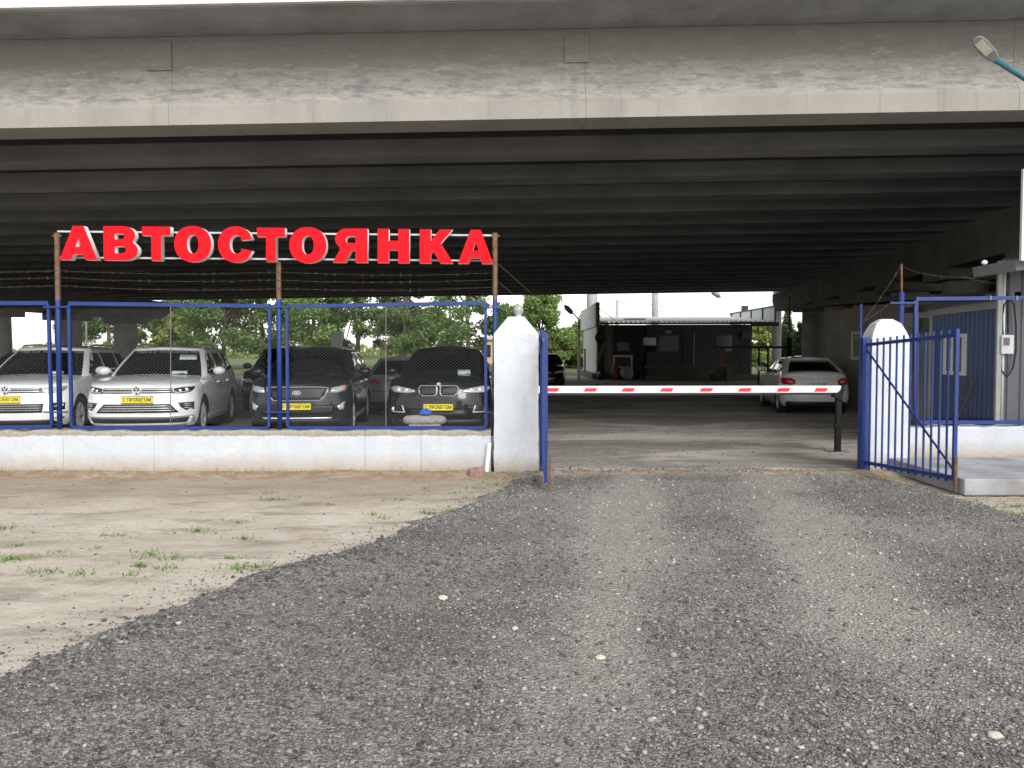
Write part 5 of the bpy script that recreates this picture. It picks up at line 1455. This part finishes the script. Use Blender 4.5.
# platform and benches before the kiosk
pm = mat('old_platform_boards', (.10, .10, .09), .8, var=.35, scale=5, bmp=.3)
pf = thing('platform', 'low grey plank platform running along the front of the kiosk', 'platform', (kx(690), 45.5, 0))
a, b_ = kx(645, 45.5), kx(758, 45.5)
MB().box((a, 45.1, .0), (b_, 47.4, .30)).build('base', pm, pf)
MB().box((a + .3, 46.1, .302), (kx(718, 45.5), 47.4, .62)).build('upper_step', pm, pf)
MB().box((a + .2, 46.9, .622), (kx(700, 45.5), 47.45, .80)).build('bench', pm, pf)
tb = thing('table', 'plain wooden table with two block legs in front of the kiosk', 'table', (kx(715, 44.1), 44.1, 0))
MB().box((kx(698, 44.1), 43.7, kz(367, 44.1)), (kx(737, 44.1), 44.5, kz(365.4, 44.1))).build('tabletop', WOOD, tb)
for px in (705, 729): MB().box((kx(px, 44.1) - .22, 43.85, 0), (kx(px, 44.1) + .22, 44.35, kz(367, 44.1) - .002)).build('leg', pm, tb)
po = thing('stub_post', 'short brick post standing behind the table in front of the kiosk', 'post', (kx(722, 44.8), 44.8, 0))
MB().box((kx(720, 44.8), 44.7, 0), (kx(724.5, 44.8), 44.92, kz(347.5, 44.8))).build('shaft', mat('red_brown_brick', (.16, .10, .08), .9, var=.3), po)
MB().box((kx(719, 44.8), 44.66, kz(347.5, 44.8)), (kx(725.5, 44.8), 44.96, kz(346.3, 44.8))).build('cap', CONC, po)
# heap by the left end
fr = thing('display_frame', 'pale framed empty display case leaning among bags at the left of the kiosk', 'frame', (kx(622, 46.1), 46.1, 0))
a, b_ = at(613, 368, 46.1), at(632.5, 355, 46.1)
fm = MB().box((a.x, 46, b_.z - .12), (b_.x, 46.12, b_.z)).box((a.x, 46, a.z), (a.x + .1, 46.12, b_.z - .122)).box((b_.x - .1, 46, a.z), (b_.x, 46.12, b_.z - .122)).box((a.x + .102, 46, a.z), (b_.x - .102, 46.12, a.z + .1))
fm.build('frame', mat('pale_grey_frame', (.42, .43, .43), .5), fr)
MB().box((a.x + .08, 46.08, a.z + .08), (b_.x - .08, 46.11, b_.z - .1)).build('panel', mat('maroon_panel', (.05, .018, .02), .6), fr)
for xx in (a.x + .05, b_.x - .05): MB().bar((xx, 46.06, 0), (xx, 46.06, a.z), .08).build('leg', GREYM, fr)
def sack(name, px, py, w, h, Y, m, label, seed):
    rr = random.Random(seed); vs, fs = icos(1, 3); c = at(px, py, Y)
    vn = [Vector((c.x + math.copysign(abs(v.x) ** .8, v.x) * w * (1 + .18 * math.sin(v.z * 5 + seed) * v.y), Y + v.y * .35, h * .5 + math.copysign(abs(v.z) ** .75, v.z) * h * .5 * (1 + .15 * math.sin(v.x * 4 + seed)))) for v in vs]
    zmin = min(v.z for v in vn)
    return MB().add([v - Vector((0, 0, zmin)) for v in vn], fs).build(name, m, label=label, cat='sack', smooth=True)
sack('sack', 626.5, 374, .38, .72, 45.4, mat('grey_tarpaulin', (.24, .26, .27), .6, var=.3, scale=6, bmp=.4, bscale=8), 'bulging grey tarpaulin sack in front of the display frame', 1)
sack('sack', 615, 374, .22, .80, 45.7, mat('red_brown_bag', (.20, .05, .04), .6, var=.3, scale=6), 'reddish bag standing beside the grey tarpaulin sack', 2)
sack('sack', 601.5, 376, .28, .42, 45.6, mat('black_bag', (.012, .012, .013), .4, var=.3), 'black plastic bag on the ground at the kiosk corner', 3)
wl = at(598, 337.5, 46.75)
MB().lathe([(.20, -.06), (.30, -.07), (.33, 0), (.30, .07), (.20, .06), (.20, -.06)], (wl.x + .15, 46.7, wl.z), 'y', 24).build('spare_tyre', TYRE, label='small tyre hung up high at the left end of the kiosk', cat='tyre', smooth=True)
# bluish sheet lying on the roof
q0, q1 = at(624, 317, 49.5), at(642, 315, 50.5)
MB().box((q0.x, 49.1, zr_ + .23), (q1.x, 50.9, zr_ + .275)).build('blue_sheet', mat('sky_blue_sheet', (.20, .42, .60), .5), label='pale blue plastic sheet lying on the corrugated kiosk roof', cat='sheet')

# dark railing between the kiosk and the pier
ry = 36.5
rl = thing('railing', 'dark steel railing with slanted braces between the kiosk and the bridge pier', 'railing', (kx(740, ry), ry, 0))
MB().bar(at(712, 347.3, ry), at(790, 347.3, ry), .06, .09).build('top_rail', DARKSTEEL, rl)
MB().bar(at(758, 366, ry), at(790, 366, ry), .06, .06).build('lower_rail', DARKSTEEL, rl)
for px in (759, 768, 790):
    q = at(px, 347, ry); MB().bar((q.x, ry, 0), (q.x, ry, q.z), .07).build('post', DARKSTEEL, rl)
q = at(789.5, 318, ry); MB().tube([(q.x, ry, 0), (q.x, ry, at(789, 297, ry).z)], .028, 8).build('tall_rod', DARKSTEEL, rl)
MB().box((q.x - .13, ry - .08, at(0, 358, ry).z), (q.x + .09, ry + .08, at(0, 338, ry).z)).build('lock_plate', DARKSTEEL, rl)
MB().bar(at(735, 358, ry), at(757, 367, ry), .04).build('brace', DARKSTEEL, rl)
# small dark fence to the left of the kiosk
ly = 52
lf = thing('wire_fence', 'thin dark fence crossing the gap between the tree and the kiosk', 'fence', (kx(570, ly), ly, 0))
MB().bar(at(540, 349.5, ly), at(586, 349.5, ly), .05).build('top_rail', DARKSTEEL, lf)
MB().bar(at(540, 365, ly), at(586, 366, ly), .04).build('lower_rail', DARKSTEEL, lf)
for px in (551, 585): q = at(px, 349.5, ly); MB().bar((q.x, ly, 0), (q.x, ly, q.z + .05), .09).build('post', DARKSTEEL, lf)

# ------------------------------------------------------------------ poles and lamps
POLE = mat('pale_painted_pole', (.72, .74, .75), .5, var=.1)
PGREY = mat('grey_concrete_pole', (.38, .38, .38), .85, var=.12)
q = at(776.8, 340, 50)
MB().tube([(q.x, 50, 0), (q.x, 50, 13)], [.27, .23], 20).build('mast', POLE, label='thick pale mast between the kiosk roof and the conifers', cat='mast', smooth=True)
def lamp_post(px, pytop, headpx, headpy, Y, label, r=.07):
    a = at(px, pytop, Y); h = at(headpx, headpy, Y)
    root = thing('street_lamp', label, 'street lamp', (a.x, Y, 0), group='street lamps beyond the bridge')
    MB().tube([(a.x, Y, 0), (a.x, Y, a.z)], [r * 1.3, r], 10).build('pole', POLE, root, smooth=True)
    MB().tube([a, a.lerp(h, .5) + Vector((0, 0, .05)), h], r * .55, 8).build('arm', POLE, root, smooth=True)
    d = (h - a).normalized(); s = .0011 * Y * 6
    MB().tube([h - d * s * .6, h - d * s * .2, h + d * s, h + d * s * 1.6], [r * .6, s * .45, s * .5, s * .15], 10).build('lamp_head', GREYM, root, smooth=True)
lamp_post(579, 320, 570.5, 311.5, 46, 'pale street lamp with a slanted arm to the left of the kiosk')
lamp_post(731, 305, 718, 295.5, 60, 'thin street lamp rising behind the right half of the kiosk roof', .05)
lamp_post(86, 322, 84.5, 318, 52, 'thin pale lamp pole between the columns above the first white car', .05)
def pole(px, Y, h, r, label, m=PGREY, extra=None):
    q = at(px, 340, Y)
    root = thing('utility_pole', label, 'utility pole', (q.x, Y, 0), group='utility poles beyond the bridge')
    MB().tube([(q.x, Y, 0), (q.x, Y, h)], [r * 1.25, r], 10).build('pole', m, root, smooth=True)
    if extra: extra(q, root)
pole(592, 70, 12, .42, 'thick grey utility pole rising behind the left roof panel of the kiosk')
def tbar(q, root):
    z = at(617, 301, 62).z; MB().bar((q.x - .25, 62, z + .1), (q.x + .75, 62, z - .2), .05).build('cross_arm', DARKSTEEL, root)
pole(617, 62, at(617, 300, 62).z, .13, 'short pole with one slanted cross arm above the kiosk roof', PGREY, tbar)
def insul(q, root):
    for z in np.arange(at(655, 313, 75).z, 9.4, .75):
        MB().bar((q.x - .55, 75, z), (q.x + .5, 75, z + .15), .06).build('cross_arm', DARKSTEEL, root)
pole(655, 75, 12, .26, 'pole with many short cross arms behind the middle of the kiosk roof', PGREY, insul)
def bits(q, root):
    z = at(743, 312, 60).z; MB().box((q.x - .2, 59.9, z), (q.x + .25, 60.1, z + .45)).build('bracket', DARKSTEEL, root)
pole(744, 60, at(744, 307, 60).z, .05, 'thin antenna pole behind the right half of the kiosk roof', DARKSTEEL, bits)
# plain grey plate on a post behind the dark SUV
q0, q1 = at(331, 349, 30), at(342.5, 331.5, 30)
sp = thing('road_sign', 'blank pale grey back of a road sign above the roof of the dark car', 'sign', ((q0.x + q1.x) / 2, 30, 0))
MB().box((q0.x, 29.97, q0.z), (q1.x, 30, q1.z)).build('plate', mat('sign_back_grey', (.40, .43, .45), .5), sp, bevel=.008)
q = at(337.5, 320, 30); MB().tube([(q.x, 30.05, 0), (q.x, 30.05, q.z)], .035, 8).build('post', GREYM, sp, smooth=True)

# ------------------------------------------------------------------ trees
LEAFM = {}
def leaf_mat(name, dark, light):
    m, t, b = newmat(name)
    a = nd(t, 'ShaderNodeAttribute', attribute_name='tone')
    c = ramp(t, a.outputs['Fac'], [(0, dark), (1, light)])
    t.links.new(c, b.inputs['Base Color']); b.inputs['Roughness'].default_value = .6
    tr = nd(t, 'ShaderNodeBsdfTranslucent'); t.links.new(c, tr.inputs['Color'])
    ms = nd(t, 'ShaderNodeMixShader'); ms.inputs[0].default_value = .35
    out = [n for n in t.nodes if n.type == 'OUTPUT_MATERIAL'][0]
    t.links.new(b.outputs[0], ms.inputs[1]); t.links.new(tr.outputs[0], ms.inputs[2]); t.links.new(ms.outputs[0], out.inputs['Surface'])
    return m
LG = leaf_mat('leaves_mid_green', (.11, .20, .045), (.30, .41, .13))
LD = leaf_mat('leaves_dark_green', (.08, .155, .038), (.22, .32, .10))
LY = leaf_mat('leaves_yellow_green', (.15, .20, .045), (.30, .36, .11))
LC = leaf_mat('needles_green', (.05, .09, .03), (.13, .18, .06))
BARK = mat('tree_bark', (.10, .08, .06), .9, var=.3, scale=8, bmp=.4)
def leaf_mesh(name, C, N, size, m, parent, rng, squash=.8):
    """C: clump centres (n, 4: x, y, z, r); N leaves spread over them as small bent quads"""
    k = rng.choice(len(C), N, p=C[:, 3] ** 2 / (C[:, 3] ** 2).sum())
    d = rng.normal(0, 1, (N, 3)); d /= np.linalg.norm(d, axis=1, keepdims=True)
    p = C[k, :3] + d * (C[k, 3] * rng.random(N) ** .45)[:, None] * np.array([1, 1, squash])
    u = rng.normal(0, 1, (N, 3)); u /= np.linalg.norm(u, axis=1, keepdims=True)
    w = np.cross(u, rng.normal(0, 1, (N, 3))); w /= np.linalg.norm(w, axis=1, keepdims=True)
    s = size * rng.uniform(.6, 1.3, N)
    V = np.stack([p - u * s[:, None], p + w * (s * .55)[:, None], p + u * s[:, None], p - w * (s * .55)[:, None]], 1).reshape(-1, 3)
    me = bpy.data.meshes.new(name)
    me.vertices.add(len(V)); me.vertices.foreach_set('co', V.ravel())
    me.loops.add(4 * N); me.loops.foreach_set('vertex_index', np.arange(4 * N, dtype=np.int32))
    me.polygons.add(N); me.polygons.foreach_set('loop_start', np.arange(0, 4 * N, 4, dtype=np.int32))
    me.update(calc_edges=True)
    tone = np.clip(np.repeat(rng.random(len(C))[k] * .55 + rng.random(N) * .45, 4), 0, 1)
    me.attributes.new('tone', 'FLOAT', 'POINT').data.foreach_set('value', tone.astype(np.float32))
    me.materials.append(m)
    o = bpy.data.objects.new(name, me); COL.objects.link(o); o.parent = parent
    return o
def tree(label, px, Y, h, crown_r, base, m, seed, leaves=5000, leaf=.16, lean=0, clumps=52):
    x = at(px, 350, Y).x; rng = np.random.default_rng(seed)
    root = thing('deciduous_tree', label, 'tree', (x, Y, 0), group='trees beyond the bridge')
    ROOT[root] = Vector((0, 0, 0)); mb = MB()
    top = Vector((lean, 0, h * .8)); tr = [Vector((0, 0, -.1)), Vector((lean * .2 + .1, 0, h * .25)), Vector((lean * .5 - .05, .1, h * .5)), top]
    mb.tube(tr, [.020 * h, .015 * h, .010 * h, .003 * h], 9)
    C = []
    for i in range(clumps):
        v = rng.random() ** .8; z = base + (h - base) * v
        rad = crown_r * (math.sin(math.pi * min(1, .18 + .80 * v)) ** .7) * rng.uniform(.25, 1.0)
        a = rng.uniform(0, 2 * math.pi)
        C.append((lean * z / h + rad * math.cos(a), rad * math.sin(a), z, rng.uniform(.16, .34) * crown_r))
        if i % 2 == 0:
            s = rng.uniform(.25, .75); j = tr[1].lerp(tr[3], s * .8)
            e = Vector(C[-1][:3]); mb.tube([j, j.lerp(e, .5) + Vector((0, 0, .15)), e], [.009 * h, .006 * h, .002 * h], 6, cap=False)
    mb.build('trunk', BARK, root, off=(0, 0, 0), smooth=True)
    leaf_mesh('crown', np.array(C), leaves, leaf, m, root, rng)
TR = [('dark tree with drooping leaves between the left bridge columns', 108, 58, 9, 3.0, 1.6, LD, 5000, 0),
      ('pale yellow green bush tree to the right of the left bridge columns', 170, 75, 4.6, 2.6, .5, LY, 3500, 0),
      ('broad green tree directly behind the second white car', 222, 56, 8.5, 3.0, 1.9, LD, 6500, .4),
      ('bright green tree with a forked trunk to the left of the middle post', 262, 60, 9.5, 3.0, 1.6, LG, 5500, -.3),
      ('tall leafy tree behind the dark car to the right of the middle post', 312, 54, 10, 2.9, 2.4, LG, 6000, .3),
      ('dense dark tree behind the blank road sign', 357, 57, 9.5, 2.8, 1.3, LD, 6000, 0),
      ('slender leaning dark tree above the silver hatchback', 402, 55, 9, 2.4, 1.5, LD, 4500, .5),
      ('yellow green bush seen between two dark trees above the twin kidney car', 428, 80, 4.4, 2.2, .4, LY, 3000, 0),
      ('dark tree with a straight left side beside the last fence post', 467, 56, 9, 2.6, 1.4, LD, 5500, 0),
      ('airy light green tree rising behind the globe topped pillar', 537, 58, 5.4, 2.5, 1.3, LG, 5200, .2),
      ('low pale bush at the foot of the street lamp left of the kiosk', 569, 72, 2.6, 2.0, .2, LY, 2500, 0),
      ('round green bush just right of the kiosk wall', 765, 58, 3.7, 1.6, .3, LY, 2500, 0),
      ('far pale tree low on the horizon at the left of the kiosk', 590, 110, 5, 3.2, .5, LY, 2500, 0)]
for k, (lb, px, Y, h, cr, base, m, n, lean) in enumerate(TR): tree(lb, px, Y * 1.22 if Y < 70 else Y, h * 1.2, cr * (1.27 if px < 500 else 1.2), base * .6, m, 20 + k, int(n * 3.5), .14 if Y < 70 else .24, lean)
def conifer(label, px, Y, h, r, seed):
    x = at(px, 350, Y).x; rng = np.random.default_rng(seed)
    root = thing('conifer_tree', label, 'tree', (x, Y, 0), group='conifers by the right pier')
    ROOT[root] = Vector((0, 0, 0))
    MB().tube([(0, 0, -.1), (0, 0, h * .97)], [.11, .02], 8).build('trunk', BARK, root, off=(0, 0, 0))
    C = []
    for z in np.linspace(.5, h * .98, 16):
        rr_ = r * (1 - z / h) ** .85
        for a in np.linspace(0, 2 * math.pi, 6, endpoint=False) + z * 2:
            C.append((rr_ * .6 * math.cos(a), rr_ * .6 * math.sin(a), z - rr_ * .2 + rng.uniform(-.12, .12), max(.17, rr_ * .55) * rng.uniform(.8, 1.2)))
    leaf_mesh('crown', np.array(C), 14000, .07, LC, root, rng, .9)
conifer('tall narrow conifer just right of the thick pale mast', 787, 54, 4.6, 1.15, 70)
conifer('smaller conifer beside the right bridge pier', 799.5, 52, 3.3, 1.1, 71)
# far treeline and far buildings
rng = np.random.default_rng(99)
C = np.array([(x, rng.uniform(150, 175), rng.uniform(.3, 1.6), rng.uniform(1.6, 3.2)) for x in np.arange(-170, 170, 1.6)])
tl = leaf_mesh('far_treeline', C, 16000, .55, LY, None, rng, .7); tl['kind'] = 'stuff'
def building(label, px0, px1, pytop, Y, m, depth=12, rowsn=3):
    a, b_ = at(px0, 350, Y).x, at(px1, 350, Y).x; h = at(500, pytop, Y).z
    root = thing('apartment_building', label, 'building', ((a + b_) / 2, Y, 0), group='far buildings')
    MB().box((a, Y, 0), (b_, Y + depth, h)).build('wall', m, root)
    MB().box((a - .3, Y - .3, h + .002), (b_ + .3, Y + depth + .3, h + .3)).build('roof', PGREY, root)
    nwin = max(2, int((b_ - a) / 3)); nr = max(1, int(h / 3))
    for i in range(nwin):
        for j in range(nr):
            x = a + (i + .5) * (b_ - a) / nwin; z = 1.6 + j * 3
            if z < h - .8: MB().box((x - .6, Y - .04, z - .7), (x + .6, Y - .002, z + .7)).build('window', DGLASS, root)
building('tan low building glimpsed between the last fence post and the white pillar', 478, 508, 340, 95, mat('tan_render', (.48, .36, .22), .9))
building('pale blue grey apartment block rising behind the globe topped pillar', 495, 506, 313, 260, mat('blue_grey_render', (.36, .42, .50), .9), 14)
